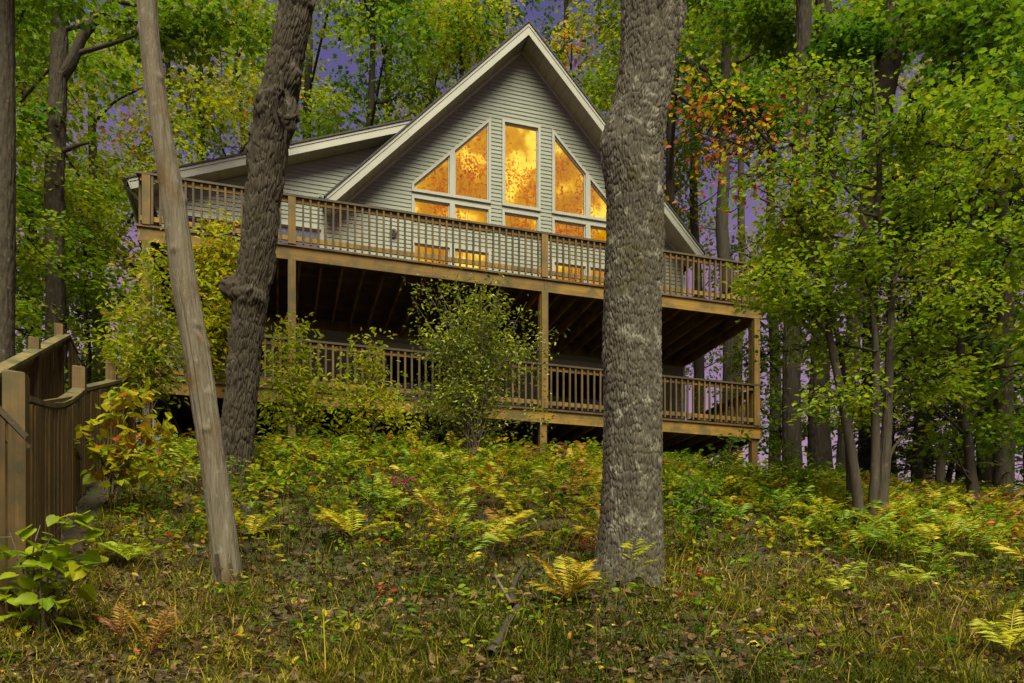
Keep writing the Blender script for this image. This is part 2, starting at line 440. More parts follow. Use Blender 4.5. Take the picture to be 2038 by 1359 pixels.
# windows: name, corner list (outer frame), glass kind
CB = 0.065
def sym(poly): return [(2 * TCN - x, z) for x, z in poly][::-1]
g_ = 1.0
def dz(t): return 7.33 + (t - 2.76) * 1.0 + 0.12
A_ = [(2.90, 7.30), (3.92, 7.30), (3.92, 8.50), (2.90, 7.50)]
B_ = [(3.92, 7.30), (4.92, 7.30), (4.92, 9.50), (3.92, 8.50)]
C_ = [(2.90, 6.60), (3.92, 6.60), (3.92, 7.20), (2.90, 7.20)]
D_ = [(3.92, 6.60), (4.92, 6.60), (4.92, 7.20), (3.92, 7.20)]
E_ = [(5.215, 7.30), (6.245, 7.30), (6.245, 9.50), (5.215, 9.50)]
F_ = [(5.215, 6.60), (6.245, 6.60), (6.245, 7.20), (5.215, 7.20)]
A3 = [(2.90, 4.20), (3.92, 4.20), (3.92, 6.10), (2.90, 6.10)]
B3 = [(3.92, 4.20), (4.92, 4.20), (4.92, 6.10), (3.92, 6.10)]
wins = [(A_, 'lit'), (B_, 'lit'), (C_, 'lit'), (D_, 'lit'), (E_, 'lit'), (F_, 'lit'), (sym(A_), 'lit'), (sym(B_), 'lit'), (sym(C_), 'lit'), (sym(D_), 'lit'),
        (A3, 'lit'), (B3, 'lit'), (sym(A3), 'lit'), (sym(B3), 'lit'),
        ([(-0.35, 4.0), (0.80, 4.0), (0.80, 6.10), (-0.35, 6.10)], 'blind'), ([(-2.35, 4.7), (-0.95, 4.7), (-0.95, 6.0), (-2.35, 6.0)], 'dim'),
        ([(6.3, 1.3), (8.1, 1.3), (8.1, 3.4), (6.3, 3.4)], 'dim'), ([(2.2, 1.3), (4.0, 1.3), (4.0, 3.4), (2.2, 3.4)], 'dim'), ([(-1.6, 1.9), (-0.4, 1.9), (-0.4, 3.4), (-1.6, 3.4)], 'dim')]
def inset(poly, d):
    n = len(poly); out_ = []
    for i in range(n):
        p0, p1, p2 = np.array(poly[i - 1]), np.array(poly[i]), np.array(poly[(i + 1) % n])
        e1 = (p1 - p0) / np.linalg.norm(p1 - p0); e2 = (p2 - p1) / np.linalg.norm(p2 - p1)
        n1 = np.array([-e1[1], e1[0]]); n2 = np.array([-e2[1], e2[0]])
        k = 1 + n1 @ n2
        out_.append(tuple(p1 + d * (n1 + n2) / k))
    return out_
WL = {0: 'left triangular-topped pane of the glowing gable', 4: 'tall central glowing window'}
for q, (poly, kind) in enumerate(wins):
    inn = inset(poly, CB); inn2 = inset(poly, CB + .03)
    b = MB(); n = len(poly)
    for i in range(n):
        j = (i + 1) % n
        b.hexa([(poly[i][0], 3.555, poly[i][1]), (poly[j][0], 3.555, poly[j][1]), (inn[j][0], 3.555, inn[j][1]), (inn[i][0], 3.555, inn[i][1])],
               [(poly[i][0], 3.72, poly[i][1]), (poly[j][0], 3.72, poly[j][1]), (inn[j][0], 3.72, inn[j][1]), (inn[i][0], 3.72, inn[i][1])])
    w = b.build('window', M['trim'], house)
    b = MB()
    for i in range(n):
        j = (i + 1) % n
        b.hexa([(inn[i][0], 3.60, inn[i][1]), (inn[j][0], 3.60, inn[j][1]), (inn2[j][0], 3.60, inn2[j][1]), (inn2[i][0], 3.60, inn2[i][1])],
               [(inn[i][0], 3.66, inn[i][1]), (inn[j][0], 3.66, inn[j][1]), (inn2[j][0], 3.66, inn2[j][1]), (inn2[i][0], 3.66, inn2[i][1])])
    b.build('sash', M['trim'], w)
    b = MB(); b.prism(inn2, 3.625, 3.632); b.build('pane', M['pane'] if kind == 'lit' else M['pane_dark'], w)
    if kind == 'blind':
        one('blind', M['curtain'], w, 'box', poly[0][0] + .08, poly[1][0] - .08, 3.645, 3.655, poly[0][1] + .9, poly[2][1] - .08)
# siding boards, course by course, cut round the windows
def under_wing(z): return (z + 0.23 - WZ0) / WSL + WT0
def under_main(z): return (ZP - 0.27 - z) / SL
def t_left(z): return min(max(-2.95, under_wing(z)), TCN - under_main(z)) if z > 6.3 else -2.95
def t_right(z): return min(10.38, TCN + under_main(z))
def cut(poly, z):
    xs = []
    n = len(poly)
    for i in range(n):
        (x0, z0), (x1, z1) = poly[i], poly[(i + 1) % n]
        if abs(z1 - z0) < 1e-9:
            if abs(z - z0) < 1e-9: xs += [x0, x1]
        elif min(z0, z1) - 1e-9 <= z <= max(z0, z1) + 1e-9:
            xs.append(x0 + (x1 - x0) * (z - z0) / (z1 - z0))
    return (min(xs), max(xs)) if xs else None
def spans(z0, z1):
    zm0, zm1 = z0 + 1e-5, z1 - 1e-5
    res = [(t_left(zm0), t_left(zm1), t_right(zm0), t_right(zm1))]
    for poly, _ in wins:
        lo, hi = min(p[1] for p in poly), max(p[1] for p in poly)
        if hi <= z0 + 1e-6 or lo >= z1 - 1e-6: continue
        c0, c1 = cut(poly, zm0), cut(poly, zm1)
        if not c0 or not c1: continue
        nr = []
        for (a0, a1, b0, b1) in res:
            if c0[0] >= b0 or c0[1] <= a0: nr.append((a0, a1, b0, b1)); continue
            if c0[0] > a0 + .005 or c1[0] > a1 + .005: nr.append((a0, a1, c0[0], c1[0]))
            if c0[1] < b0 - .005 or c1[1] < b1 - .005: nr.append((c0[1], c1[1], b0, b1))
        res = nr
    return res
CH = 0.1
breaks = sorted({round(p[1], 4) for poly, _ in wins for p in poly} | {6.31, 9.72, 6.3})
core = MB()
zc = 0.0
while zc < ZP - 0.32:
    zt = min(zc + CH, ZP - 0.30)
    zs = [zc, zt]
    pieces = {}
    for za, zb in zip(zs[:-1], zs[1:]):
        for q, (a0, a1, b0, b1) in enumerate(spans(za, zb)):
            fa, fb = (za - zc) / CH, (zb - zc) / CH
            ya, yb = 3.588 + .016 * fa, 3.588 + .016 * fb
            pieces.setdefault(q if len(zs) == 2 else 0, MB()).hexa(
                [(a0, ya, za), (b0, ya, za), (b0, 3.622, za), (a0, 3.622, za)], [(a1, yb, zb), (b1, yb, zb), (b1, 3.622, zb), (a1, 3.622, zb)])
            core.hexa([(a0, 3.624, za), (b0, 3.624, za), (b0, 3.74, za), (a0, 3.74, za)], [(a1, 3.624, zb), (b1, 3.624, zb), (b1, 3.74, zb), (a1, 3.74, zb)])
    for b in pieces.values():
        b.build('siding_board', M['siding'], house)
    zc += CH
core.build('wall', M['wall_core'], house)
for x0, x1 in ((10.35, 10.43), (-3.0, -2.92)):
    one('corner_trim', M['trim'], house, 'box', x0, x1, 3.57, 3.70, 0.0, 6.12)
one('side_wall', M['siding'], house, 'box', 10.30, 10.39, 3.75, 12.0, 0.0, 6.55)
one('side_wall', M['siding'], house, 'box', -2.95, -2.85, 3.75, 12.0, 0.0, 6.15)
b = MB(); b.prism([(-2.95, 0), (10.38, 0), (10.38, 6.5), (TCN, 11.3), (2.8, 8.3), (-2.95, 6.2)], 11.9, 12.0); b.build('side_wall', M['siding'], house)
one('interior_floor', M['wall_core'], house, 'box', -2.84, 10.29, 3.75, 11.89, UP - .3, UP - .02)
one('partition_wall', M['room'], house, 'box', 1.6, 1.7, 3.75, 11.8, UP, 7.4)
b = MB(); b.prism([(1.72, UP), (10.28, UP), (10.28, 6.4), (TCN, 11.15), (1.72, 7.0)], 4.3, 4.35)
b.build('glow_wall', M['painted_glow'], house)['label'] = 'added amber glowing wall mottled like glass reflections behind the gable windows'
for q, (xc, z0_, z1_, nl, lb) in enumerate(((3.9, 6.5, 8.9, 420, 'added leaves imitating tree reflections behind the left pair of glowing windows'), (5.75, 6.5, 9.4, 460, 'added leaves imitating tree reflections behind the tall central window'), (7.6, 6.5, 8.8, 420, 'added leaves imitating tree reflections behind the right pair of glowing windows'))):
    rp = np.random.default_rng(60 + q); tk, lf = MB(), MB()  # plants added behind the glass as stand-ins for reflected trees
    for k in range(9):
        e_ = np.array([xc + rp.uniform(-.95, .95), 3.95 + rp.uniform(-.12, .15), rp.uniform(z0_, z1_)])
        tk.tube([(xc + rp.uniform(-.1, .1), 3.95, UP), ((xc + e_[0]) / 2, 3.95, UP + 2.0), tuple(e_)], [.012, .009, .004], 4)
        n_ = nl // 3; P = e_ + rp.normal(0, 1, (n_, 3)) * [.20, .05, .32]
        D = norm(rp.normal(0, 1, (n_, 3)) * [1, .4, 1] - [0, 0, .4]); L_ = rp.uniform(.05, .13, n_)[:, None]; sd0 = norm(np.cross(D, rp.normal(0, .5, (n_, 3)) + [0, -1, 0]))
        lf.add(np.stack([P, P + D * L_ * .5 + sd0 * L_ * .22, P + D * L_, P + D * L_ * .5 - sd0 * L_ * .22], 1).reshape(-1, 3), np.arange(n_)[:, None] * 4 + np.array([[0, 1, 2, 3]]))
    hp = empty('reflection_foliage', tuple(house.matrix_basis @ Vector((xc, 3.95, UP))), ANG); tag(hp, lb, 'plant', 'added reflection foliage behind the gable windows')
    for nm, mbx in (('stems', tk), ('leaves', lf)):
        mbx.v = [v_ - np.array([xc, 3.95, UP]) for v_ in mbx.v]; mbx.build(nm, M['reflection_foliage'], hp)
one('window_header', M['trim'], house, 'box', 1.9, 8.5, 3.56, 3.586, 3.402, 3.52)
for x, z in ((0.72, 6.75), (2.45, 6.22), (9.2, 6.2)):     # round wall lights
    b = MB(); b.tube([(x, 3.58, z), (x, 3.5, z), (x, 3.47, z)], [.09, .09, .05], 12); b.build('wall_light', M['trim'], house, smooth=True)
# downspout at the left corner
b = MB(); b.tube([(WT0 - .04, 3.3, WZ0 - .1), (-3.04, 3.5, WZ0 - .45), (-3.04, 3.5, 0.2)], 0.04, 8); b.build('downspout', M['trim'], house)

# ------------------------------------------------------------------ the two-storey deck
deck = empty('deck', (-4.215, 15.0, HB), ANG)
tag(deck, 'two-storey brown timber deck with baluster railings across the front of the chalet', 'deck')
DX0, DX1, DY = -2.66, 10.36, 3.54
posts = [-2.55, 0.0, 5.11, 10.24]
rngd = random.Random(4)
for x in posts:
    one('post', M['timber_z'], deck, 'box', x - .075, x + .075, 0.044, 0.19, -1.0, UP - .28)
    for fl in (LO, UP):
        h = 0.965 if fl == UP else (UP - .28 - LO if False else 0.965)
        if fl == UP:
            one('railing_post', M['timber_z'], deck, 'box', x - .07, x + .07, -0.012 - .04, 0.043, fl + .004, fl + .90)
for fl in (LO, UP):
    # front rim in two lengths, side rims, ledger
    for a, c in ((DX0, 5.11), (5.114, DX1)):
        one('rim_beam', M['timber_x'], deck, 'box', a, c, 0.0, 0.04, fl - .285, fl - .004)
    for x in (DX0 - .04, DX1):
        one('rim_beam', M['timber_y'], deck, 'box', x, x + .04, 0.002, DY, fl - .285, fl - .006)
    one('ledger', M['timber_x'], deck, 'box', DX0, DX1, DY + .002, DY + .045, fl - .28, fl - .045)
    x = DX0 + .35
    jm = None
    while x < DX1 - .1:
        if jm is None:
            b = MB(); b.box(-.02, .02, 0.045, DY, -.278, -.042); jm = b.mesh('joist', M['timber_y'])
        o_ = bpy.data.objects.new('joist', jm); COL.objects.link(o_); o_.parent = deck; o_.location = (x, 0, fl)
        x += 0.41
    bm_ = None
    for q in range(25):
        if bm_ is None:
            b = MB(); b.box(DX0 - .06, DX1 + .06, 0.0, 0.1405, -.038, 0.0); bm_ = b.mesh('deck_board', M['deck_board'])
        o_ = bpy.data.objects.new('deck_board', bm_); COL.objects.link(o_); o_.parent = deck
        o_.location = (0, -.035 + q * .1448, fl + rngd.uniform(-.002, .001))
    # front railing
    one('handrail', M['rail_cap'], deck, 'box', DX0 - .06, DX1 + .06, -.055, .085, fl + .905, fl + .945)
    one('top_rail', M['timber_x'], deck, 'box', DX0, DX1, .0, .038, fl + .81, fl + .90)
    one('bottom_rail', M['timber_x'], deck, 'box', DX0, DX1, .0, .038, fl + .085, fl + .175)
    bal = None
    def baluster(x, y):
        global bal
        if bal is None:
            b = MB(); b.box(-.019, .019, -.019, .019, 0.02, 0.895); bal = b.mesh('baluster', M['baluster'])
        o_ = bpy.data.objects.new('baluster', bal); COL.objects.link(o_); o_.parent = deck
        o_.location = (x, y, fl); o_.rotation_euler = (rngd.uniform(-.006, .006), rngd.uniform(-.008, .008), rngd.uniform(-.05, .05))
    x = DX0 + .07
    while x < DX1:
        if all(abs(x - p_) > .092 for p_ in posts):
            baluster(x, -.021)
        x += 0.14
    for sx, bx_ in ((DX0, DX0 - .024), (DX1, DX1 + .062)):   # the ends
        one('handrail', M['rail_cap'], deck, 'box', sx - .05, sx + .09, .09, DY, fl + .903, fl + .943)
        one('top_rail', M['timber_y'], deck, 'box', sx, sx + .038, .04, DY, fl + .81, fl + .90)
        one('bottom_rail', M['timber_y'], deck, 'box', sx, sx + .038, .04, DY, fl + .085, fl + .175)
        y = 0.16
        while y < DY - .05:
            baluster(bx_, y); y += 0.165
# posts carry on between the two levels in front of the lower railing
for x in posts:
    one('post', M['timber_z'], deck, 'box', x - .07, x + .07, -.052, -.002, LO + .004, UP - .29)
# a diagonal stair at the far right end of the lower deck
stair = empty('side_stair', (-4.215, 15.0, HB), ANG)
tag(stair, 'brown timber stair stringer seen behind the lower railing near the corner post', 'stair')
for yy in (2.2, 3.1):
    b = MB(); b.beam((9.0, yy, LO + .05), (11.9, yy, LO + 1.25), .05, .26); b.build('stringer', M['timber_x'], stair)
for q in range(6):
    f = (q + .6) / 6.6
    one('tread', M['timber_y'], stair, 'box', 9.0 + 2.9 * f - .13, 9.0 + 2.9 * f + .13, 2.24, 3.06, LO + .2 + 1.2 * f, LO + .24 + 1.2 * f)

# ------------------------------------------------------------------ stair fence on the left
fence = empty('stair_fence', (-5.6, 9.5, height(-5.6, 9.5)), 0)
tag(fence, 'weathered brown board fence of the garden stair beside the slope', 'fence')
FO = np.array(fence.location)
def fpart(name, mat, fn, *a):
    b = MB(); getattr(b, fn)(*a); v = b.v
    b.v = [q - FO for q in b.v]
    return b.build(name, mat, fence)
rf_ = random.Random(8)
def fpost(x, y, d, w, ytop, zdown=1.9):
    p_ = px(x, ytop, d)
    g0 = float(height(p_[0], p_[1])) - .3
    b = MB()
    b.box(-w / 2, w / 2, -w / 2, w / 2, g0, p_[2] - .02)
    b.hexa([(-w / 2, -w / 2, p_[2] - .0195), (w / 2, -w / 2, p_[2] - .0195), (w / 2, w / 2, p_[2] - .0195), (-w / 2, w / 2, p_[2] - .0195)],
           [(-w / 2 + .012, -w / 2 + .012, p_[2]), (w / 2 - .012, -w / 2 + .012, p_[2] - .01), (w / 2 - .012, w / 2 - .012, p_[2]), (-w / 2 + .012, w / 2 - .012, p_[2])])
    o_ = b.build('post', M['fence'], fence)
    o_.location = (p_[0] - FO[0], p_[1] - FO[1], -FO[2]); o_.rotation_euler = (0, 0, math.radians(20))
def fpanel(A, B, drop, bw=.105, cap=.15, sag=0.0, side=1, ground=False, capm='fence_cap', thick=.045):
    A, B = np.array(A), np.array(B)
    h = B - A; L = math.hypot(h[0], h[1]); hd = np.array([h[0] / L, h[1] / L, 0]); nn = np.array([hd[1], -hd[0], 0]) * side
    seg = 6
    for q in range(seg):
        f0, f1 = q / seg, (q + 1) / seg
        P0 = A + h * f0 - np.array([0, 0, sag * math.sin(math.pi * f0)]); P1 = A + h * f1 - np.array([0, 0, sag * math.sin(math.pi * f1)])
        if q == 0:
            cb = MB()
        cb.beam(P0, P1, cap, thick)
    cb.v = [q - FO for q in cb.v]; cb.build('cap_rail', M[capm], fence)
    b = MB(); b.beam(A + nn * .03 + [0, 0, -.10], B + nn * .03 + [0, 0, -.10 - sag * .2], .04, .11)
    b.v = [q - FO for q in b.v]; b.build('rail', M['fence'], fence)
    n = max(2, int(L / bw))
    for q in range(n):
        f = (q + .5) / n
        P = A + h * f - np.array([0, 0, sag * math.sin(math.pi * f) + .045])
        bot = P[2] - drop
        if ground: bot = max(bot, float(height(P[0], P[1])) + .06)
        c_ = P + nn * .06
        b = MB()
        hw = L / n / 2 - rf_.uniform(.004, .011)
        off = nn * rf_.uniform(-.014, .014)
        q0 = [c_ - hd * hw - nn * .011 + off, c_ + hd * hw - nn * .011 + off, c_ + hd * hw + nn * .011 + off, c_ - hd * hw + nn * .011 + off]
        top = [np.array([p_[0], p_[1], P[2] + h[2] / L * ((p_ - P) @ hd)]) for p_ in q0]; bo = [np.array([p_[0], p_[1], bot + rf_.uniform(-.02, .02)]) for p_ in q0]
        b.hexa(bo, top); b.v = [q_ - FO for q_ in b.v]
        b.build('board', M['fence'], fence)
D1, D2, D3, D4 = 6.2, 10.4, 12.3, 15.0
fpost(32, 0, D1, .155, 741); fpost(158, 0, D2, .15, 730); fpost(222, 0, D3, .15, 719); fpost(238, 0, D3 + .5, .13, 722); fpost(262, 0, D4, .13, 684)
fpanel(px(40, 791, D1 + .15), px(158, 775, D2), 1.35, sag=.12, ground=True)
fpanel(px(160, 774, D2 + .05), px(232, 758, D3), 1.2, ground=True)
fpanel(px(236, 757, D3 + .1), px(262, 706, D4), 1.1, ground=True)
fpanel(px(262, 706, D4), px(296, 685, 15.6), 1.0)
# the far side of the stair
fpost(69, 0, 11.2, .13, 672); fpost(118, 0, 13.6, .13, 645)
fpanel(px(-60, 768, 7.8), px(130, 667, 13.8), 1.25, side=-1, cap=.16)
fpanel(px(131, 667, 13.8), px(148, 702, 14.2), 1.1, side=1)
# the near flight dropping to the first post
fpanel(px(-75, 748, 5.75), px(46, 872, 6.05), 1.6, side=1, ground=True, capm='rail_cap')
for q in range(9):                         # treads between the two fences
    f = q / 8
    a = np.array([-4.1 - 2.9 * f, 6.6 + 8.0 * f, EZ + .75 + 3.3 * f])
    b = MB(); b.beam(a + [-.1, 0, 0], a + [-1.25, -.45, 0], .3, .04); b.v = [q_ - FO for q_ in b.v]; b.build('tread', M['rail_cap'], fence)
b = MB(); pts = [px(60, 822, 6.7), px(75, 826, 7.0), px(88, 812, 7.4), px(97, 826, 7.4), px(100, 850, 7.4), px(88, 857, 7.3)]
def spline(pts, k=6):
    pts = np.asarray(pts, float); n = len(pts)
    tt = np.linspace(0, n - 1, (n - 1) * k + 1); i = np.clip(tt.astype(int), 0, n - 2); f = (tt - i)[:, None]
    p0 = pts[np.clip(i - 1, 0, n - 1)]; p1 = pts[i]; p2 = pts[i + 1]; p3 = pts[np.clip(i + 2, 0, n - 1)]
    return 0.5 * (2 * p1 + (p2 - p0) * f + (2 * p0 - 5 * p1 + 4 * p2 - p3) * f ** 2 + (3 * p1 - p0 - 3 * p2 + p3) * f ** 3)
b.tube(spline(pts), .006, 5)
tag(b.build('cable', M['black'], smooth=True), 'thin black cable looped along the fence boards', 'cable')

b = MB(); b.tube(spline([px(1298, 838, 17.0), px(1304, 848, 16.9), px(1313, 858, 16.9), px(1313, 872, 16.9), px(1311, 876, 16.9)], 5), .008, 5)
tag(b.build('hanging_cable', M['black'], smooth=True), 'short dark cable dangling from the lower deck edge right of the oak', 'cable')
# ------------------------------------------------------------------ leaves and trees
OV_V = np.array([(0, 0, 0), (.30, .40, .07), (.68, .32, .07), (1, 0, -.06), (.68, -.32, .07), (.30, -.40, .07)])
OV_F = np.array([(0, 1, 2, 3), (0, 3, 4, 5)])
MP_V = np.array([(0, 0, 0), (-.08, .42, .05), (.22, .30, .04), (.42, .58, .02), (.58, .26, .04), (1, 0, -.07), (.58, -.26, .04), (.42, -.58, .02), (.22, -.30, .04), (-.08, -.42, .05)])
MP_F = np.array([(0, 1, 2, 2), (0, 2, 3, 4), (0, 4, 5, 6), (0, 6, 7, 8), (0, 8, 9, 9)])
MP_F3 = np.array([(0, 1, 2), (0, 2, 4), (2, 3, 4), (0, 4, 5), (0, 5, 6), (0, 6, 8), (6, 7, 8), (0, 8, 9)])
LZ_V = np.array([(0, 0, 0), (.5, .5, .06), (1, 0, -.05), (.5, -.5, .06)])
LZ_F = np.array([(0, 1, 2), (0, 2, 3)])
BR_V = np.array([(0, 0, 0), (-.06, .20, .03), (.08, .40, .06), (.32, .48, .08), (.58, .38, .06), (.80, .19, .01), (1, 0, -.08), (.80, -.19, .01), (.58, -.38, .06), (.32, -.48, .08), (.08, -.40, .06), (-.06, -.20, .03), (.45, 0, -.01)])
BR_F = np.array([(12, k, k + 1) for k in range(0, 11)] + [(12, 11, 0)])
SHAPES = {'broad': (BR_V, BR_F), 'ovate': (OV_V, OV_F), 'maple': (MP_V, MP_F3), 'lance': (LZ_V, LZ_F)}
def put_leaves(mb, P, D, Nn, L, wr, tint, shape='ovate'):
    V, Fc = SHAPES[shape]
    D = norm(D); Sd = norm(np.cross(Nn, D)); Nn = np.cross(D, Sd)
    n = len(P); L = np.broadcast_to(L, (n,))[:, None, None]
    wr = np.broadcast_to(wr, (n,))[:, None, None]
    v = P[:, None, :] + L * (V[None, :, 0:1] * D[:, None, :] + wr * V[None, :, 1:2] * Sd[:, None, :] + V[None, :, 2:3] * Nn[:, None, :])
    k = len(V)
    f = (np.arange(n)[:, None, None] * k + Fc[None]).reshape(-1, Fc.shape[1])
    mb.add(v.reshape(-1, 3), f, np.repeat(np.clip(tint, 0.002, 1), len(Fc)))
def spray(mb, rng, c, out_dir, r, n, L, tint, sd=.06, flat=.22, wr=.95, shape='ovate', droop=.35, up=1.0):
    "a branch end with n leaves: a flattened, drooping fan"
    a = rng.uniform(0, 2 * math.pi, n); q = np.sqrt(rng.uniform(0, 1, n)) * r
    P = np.stack([np.cos(a) * q, np.sin(a) * q, rng.normal(0, flat * r, n) - droop * q ** 2 / r * .5], -1) + out_dir * r * .35 + c
    D = np.stack([np.cos(a), np.sin(a), rng.normal(-.25, .35, n)], -1) + out_dir * .5 + rng.normal(0, .35, (n, 3))
    Nn = np.stack([rng.normal(0, .45, n), rng.normal(0, .45, n), np.full(n, up)], -1)
    put_leaves(mb, P, D, Nn, L * rng.uniform(.6, 1.15, n), wr, tint + rng.normal(0, sd, n), shape)

def make_tree(seed, H, base, R, rad, n_spray, per, L, sr, tint, tsd, bark, shape='ovate', wr=.95, bend=.5, dead=4, top=.35, leaf='leaf'):
    "a tree at the origin: trunk mesh (with limbs) and crown mesh"
    rng = np.random.default_rng(seed)
    zs = np.linspace(-.4, H, 14)
    off = np.cumsum(rng.normal(0, bend * .12, (14, 2)), 0); off -= off[0]
    tp = np.column_stack([off, zs]); tr = rad * (1 - .82 * (np.clip(zs, 0, H) / H)) * (1 + .5 * np.exp(-np.clip(zs, 0, 9) / .35))
    tk, cr_ = MB(), MB()
    tk.tube(spline(tp, 3), np.interp(np.linspace(0, 13, 40), np.arange(14), tr), 10)
    def at(z): return np.array([np.interp(z, zs, tp[:, 0]), np.interp(z, zs, tp[:, 1]), z])
    blobs = []
    nb = 11
    for q in range(nb):
        f = (q + rng.uniform(0, 1)) / nb
        z = base + (H - base) * f
        prof = math.sin(math.pi * min(1, (.16 + f * .84)) ** .8) ** .7
        a = q * 2.4 + rng.uniform(-.5, .5)
        rr = R * prof * rng.uniform(.35, .85)
        br = R * rng.uniform(.24, .40) * (.6 + .4 * prof)
        c = at(min(z, H)) + np.array([math.cos(a) * rr, math.sin(a) * rr, 0])
        blobs.append((c, br, rng.normal(0, .07)))
        st = at(max(base * .75, z - rr * rng.uniform(.5, .9)))
        mid = (st + c) / 2 + np.array([0, 0, rng.uniform(-.2, .35)])
        w = rad * .34 * (1 - .6 * f)
        tk.tube(spline([st, mid, c, c + (c - mid) * .4], 4), np.linspace(w, .012, 13), 6)
    for q in range(n_spray):
        c, br, dt = blobs[rng.integers(nb)]
        d = norm(rng.normal(0, 1, 3)); d[2] = d[2] * .8 + .1
        p_ = c + d * br * rng.uniform(.45, 1.05) * np.array([1.15, 1.15, .8])
        od = np.array([d[0], d[1], 0])
        spray(cr_, rng, p_, od, sr * rng.uniform(.6, 1.2), int(per * rng.uniform(.6, 1.3)), L, tint + dt + rng.normal(0, tsd), wr=wr, shape=shape)
        if q % 2 == 0:
            m_ = (c + p_) / 2 + rng.normal(0, .12, 3)
            tk.tube([c, m_, p_ + od * sr * .4], [.022, .015, .005], 4)
    for q in range(dead):
        z = rng.uniform(.25, .9) * base; a = rng.uniform(0, 6.28); l = rng.uniform(.5, 1.6)
        s_ = at(z); tk.tube(spline([s_, s_ + [math.cos(a) * l * .5, math.sin(a) * l * .5, l * .15], s_ + [math.cos(a) * l, math.sin(a) * l, l * .45]], 3), np.linspace(.03, .006, 7), 5)
    return tk.mesh('trunk', M[bark], True), cr_.mesh('crown', M[leaf])
def place_tree(name, tmpl, x, y, rz, sc, label, group=None, sz=None):
    o_ = empty(name, (x, y, float(height(x, y)) - .05), rz); o_.scale = (sc, sc, sz or sc)
    for nm, me in zip(('trunk', 'crown'), tmpl):
        c = bpy.data.objects.new(nm, me); COL.objects.link(c); c.parent = o_
    tag(o_, label, 'tree', group)
    return o_

T_MAPLE = make_tree(11, 18, 4.0, 4.6, .30, 112, 108, .15, 1.05, .38, .08, 'bark_far', shape='maple', wr=.9)
T_LIME = make_tree(12, 19, 3.2, 4.4, .26, 88, 108, .15, 1.0, .57, .10, 'bark_far')
T_GOLD = make_tree(13, 17, 3.0, 4.2, .24, 92, 108, .15, 1.0, .66, .11, 'bark_far', shape='maple', wr=.9)
T_TALL = make_tree(14, 22, 12.5, 3.8, .27, 105, 110, .145, 1.15, .46, .10, 'bark_pale', dead=9)
T_UNDER = make_tree(15, 7.5, 1.6, 2.3, .09, 120, 60, .13, .62, .44, .08, 'bark_far', dead=2)
T_OAK = make_tree(17, 20, 3.6, 4.8, .32, 106, 108, .15, 1.05, .46, .12, 'bark_far', shape='maple', wr=.8)
GRP = 'woodland trees behind the house'
def tpx(name, tmpl, x, d, rz, sc, label, grp=GRP, sz=None):
    if d >= 25 and tmpl is not T_UNDER: sz = max(sc, (1330 / FPX * d - 3.9) / 18.0)
    return place_tree(name, tmpl, (x - CX) / FPX * d, d, rz, sc, label, grp, sz)
tpx('maple_tree', T_MAPLE, -70, 20, .3, 1.0, 'dense green maple at the edge of the picture behind the board fence')
tpx('maple_tree', T_LIME, 60, 25, 1.9, 1.05, 'yellow-green tree between the two dark trunks left of the house')
tpx('maple_tree', T_LIME, 195, 26, 2.2, 1.0, 'light green tree just right of the forked dark trunk')
tpx('maple_tree', T_GOLD, 300, 29, 0.7, 1.15, 'golden-yellow maple rising behind the end of the wing roof')
tpx('maple_tree', T_LIME, 395, 31, 3.9, 1.1, 'light green tree behind the bare leaning trunk')
tpx('maple_tree', T_GOLD, 500, 33, 2.8, 1.2, 'yellow-leaved tree above the middle of the wing roof')
tpx('maple_tree', T_OAK, 615, 34, 5.2, 1.2, 'tree with orange-tinged leaves above the wing roof by the burled trunk')
tpx('maple_tree', T_MAPLE, 720, 31.5, 1.2, 1.22, 'dark green maple above the joint of wing roof and gable')
tpx('maple_tree', T_LIME, 850, 39, 4.4, 1.25, 'thin-crowned tree against the purple sky left of the gable peak')
tpx('maple_tree', T_OAK, 785, 42, 0.9, 1.3, 'tree against the purple sky between the wing roof joint and the peak')
tpx('maple_tree', T_GOLD, 925, 33, 1.7, 1.22, 'yellow-green tree close behind the left slope of the gable')
tpx('maple_tree', T_MAPLE, 985, 36, .2, 1.2, 'green maple directly behind the gable peak')
tpx('maple_tree', T_LIME, 1130, 34, 2.6, 1.2, 'yellow-green tree right of the gable peak')
tpx('maple_tree', T_OAK, 1240, 38, 4.0, 1.25, 'tree behind the thick oak trunk and the roof slope')
tpx('slender_tree', T_TALL, 1330, 30, 5.1, 1.0, 'slender tree whose trunk rises behind the right roof end')
tpx('slender_tree', T_TALL, 1385, 34, 2.1, 1.05, 'pale straight trunk just right of the roof end')
tpx('slender_tree', T_TALL, 1470, 42, 0.3, 1.15, 'thin far trunk between roof end and deck corner')
tpx('slender_tree', T_TALL, 1540, 30, 3.3, .95, 'slender tree behind the right deck corner')
tpx('slender_tree', T_TALL, 1450, 25, 3.5, 1.1, 'tall slender tree above the deck corner with crown over the orange leaves')
tpx('maple_tree', T_OAK, 1720, 27, 1.4, 1.1, 'broad green oak behind the twisted multi-stemmed tree')
tpx('maple_tree', T_LIME, 1850, 31, 2.4, 1.1, 'yellow-green tree in the gap between twisted tree and spruce')
tpx('maple_tree', T_MAPLE, 1960, 21, 5.6, .95, 'dark green maple above the spruce at the right')
tpx('maple_tree', T_OAK, 2100, 19, .9, .95, 'oak reaching in from the right edge of the picture')
tpx('sapling_tree', T_UNDER, -10, 15, 0.4, .9, 'bright yellow sapling behind the fence at the left edge', 'saplings')
tpx('sapling_tree', T_UNDER, 190, 18.5, 1.4, .95, 'green sapling behind the top of the garden stair', 'saplings')
tpx('sapling_tree', T_UNDER, 1935, 13.5, 1.1, 1.0, 'airy-leaved sapling between the twisted tree and the edge spruce', 'saplings')
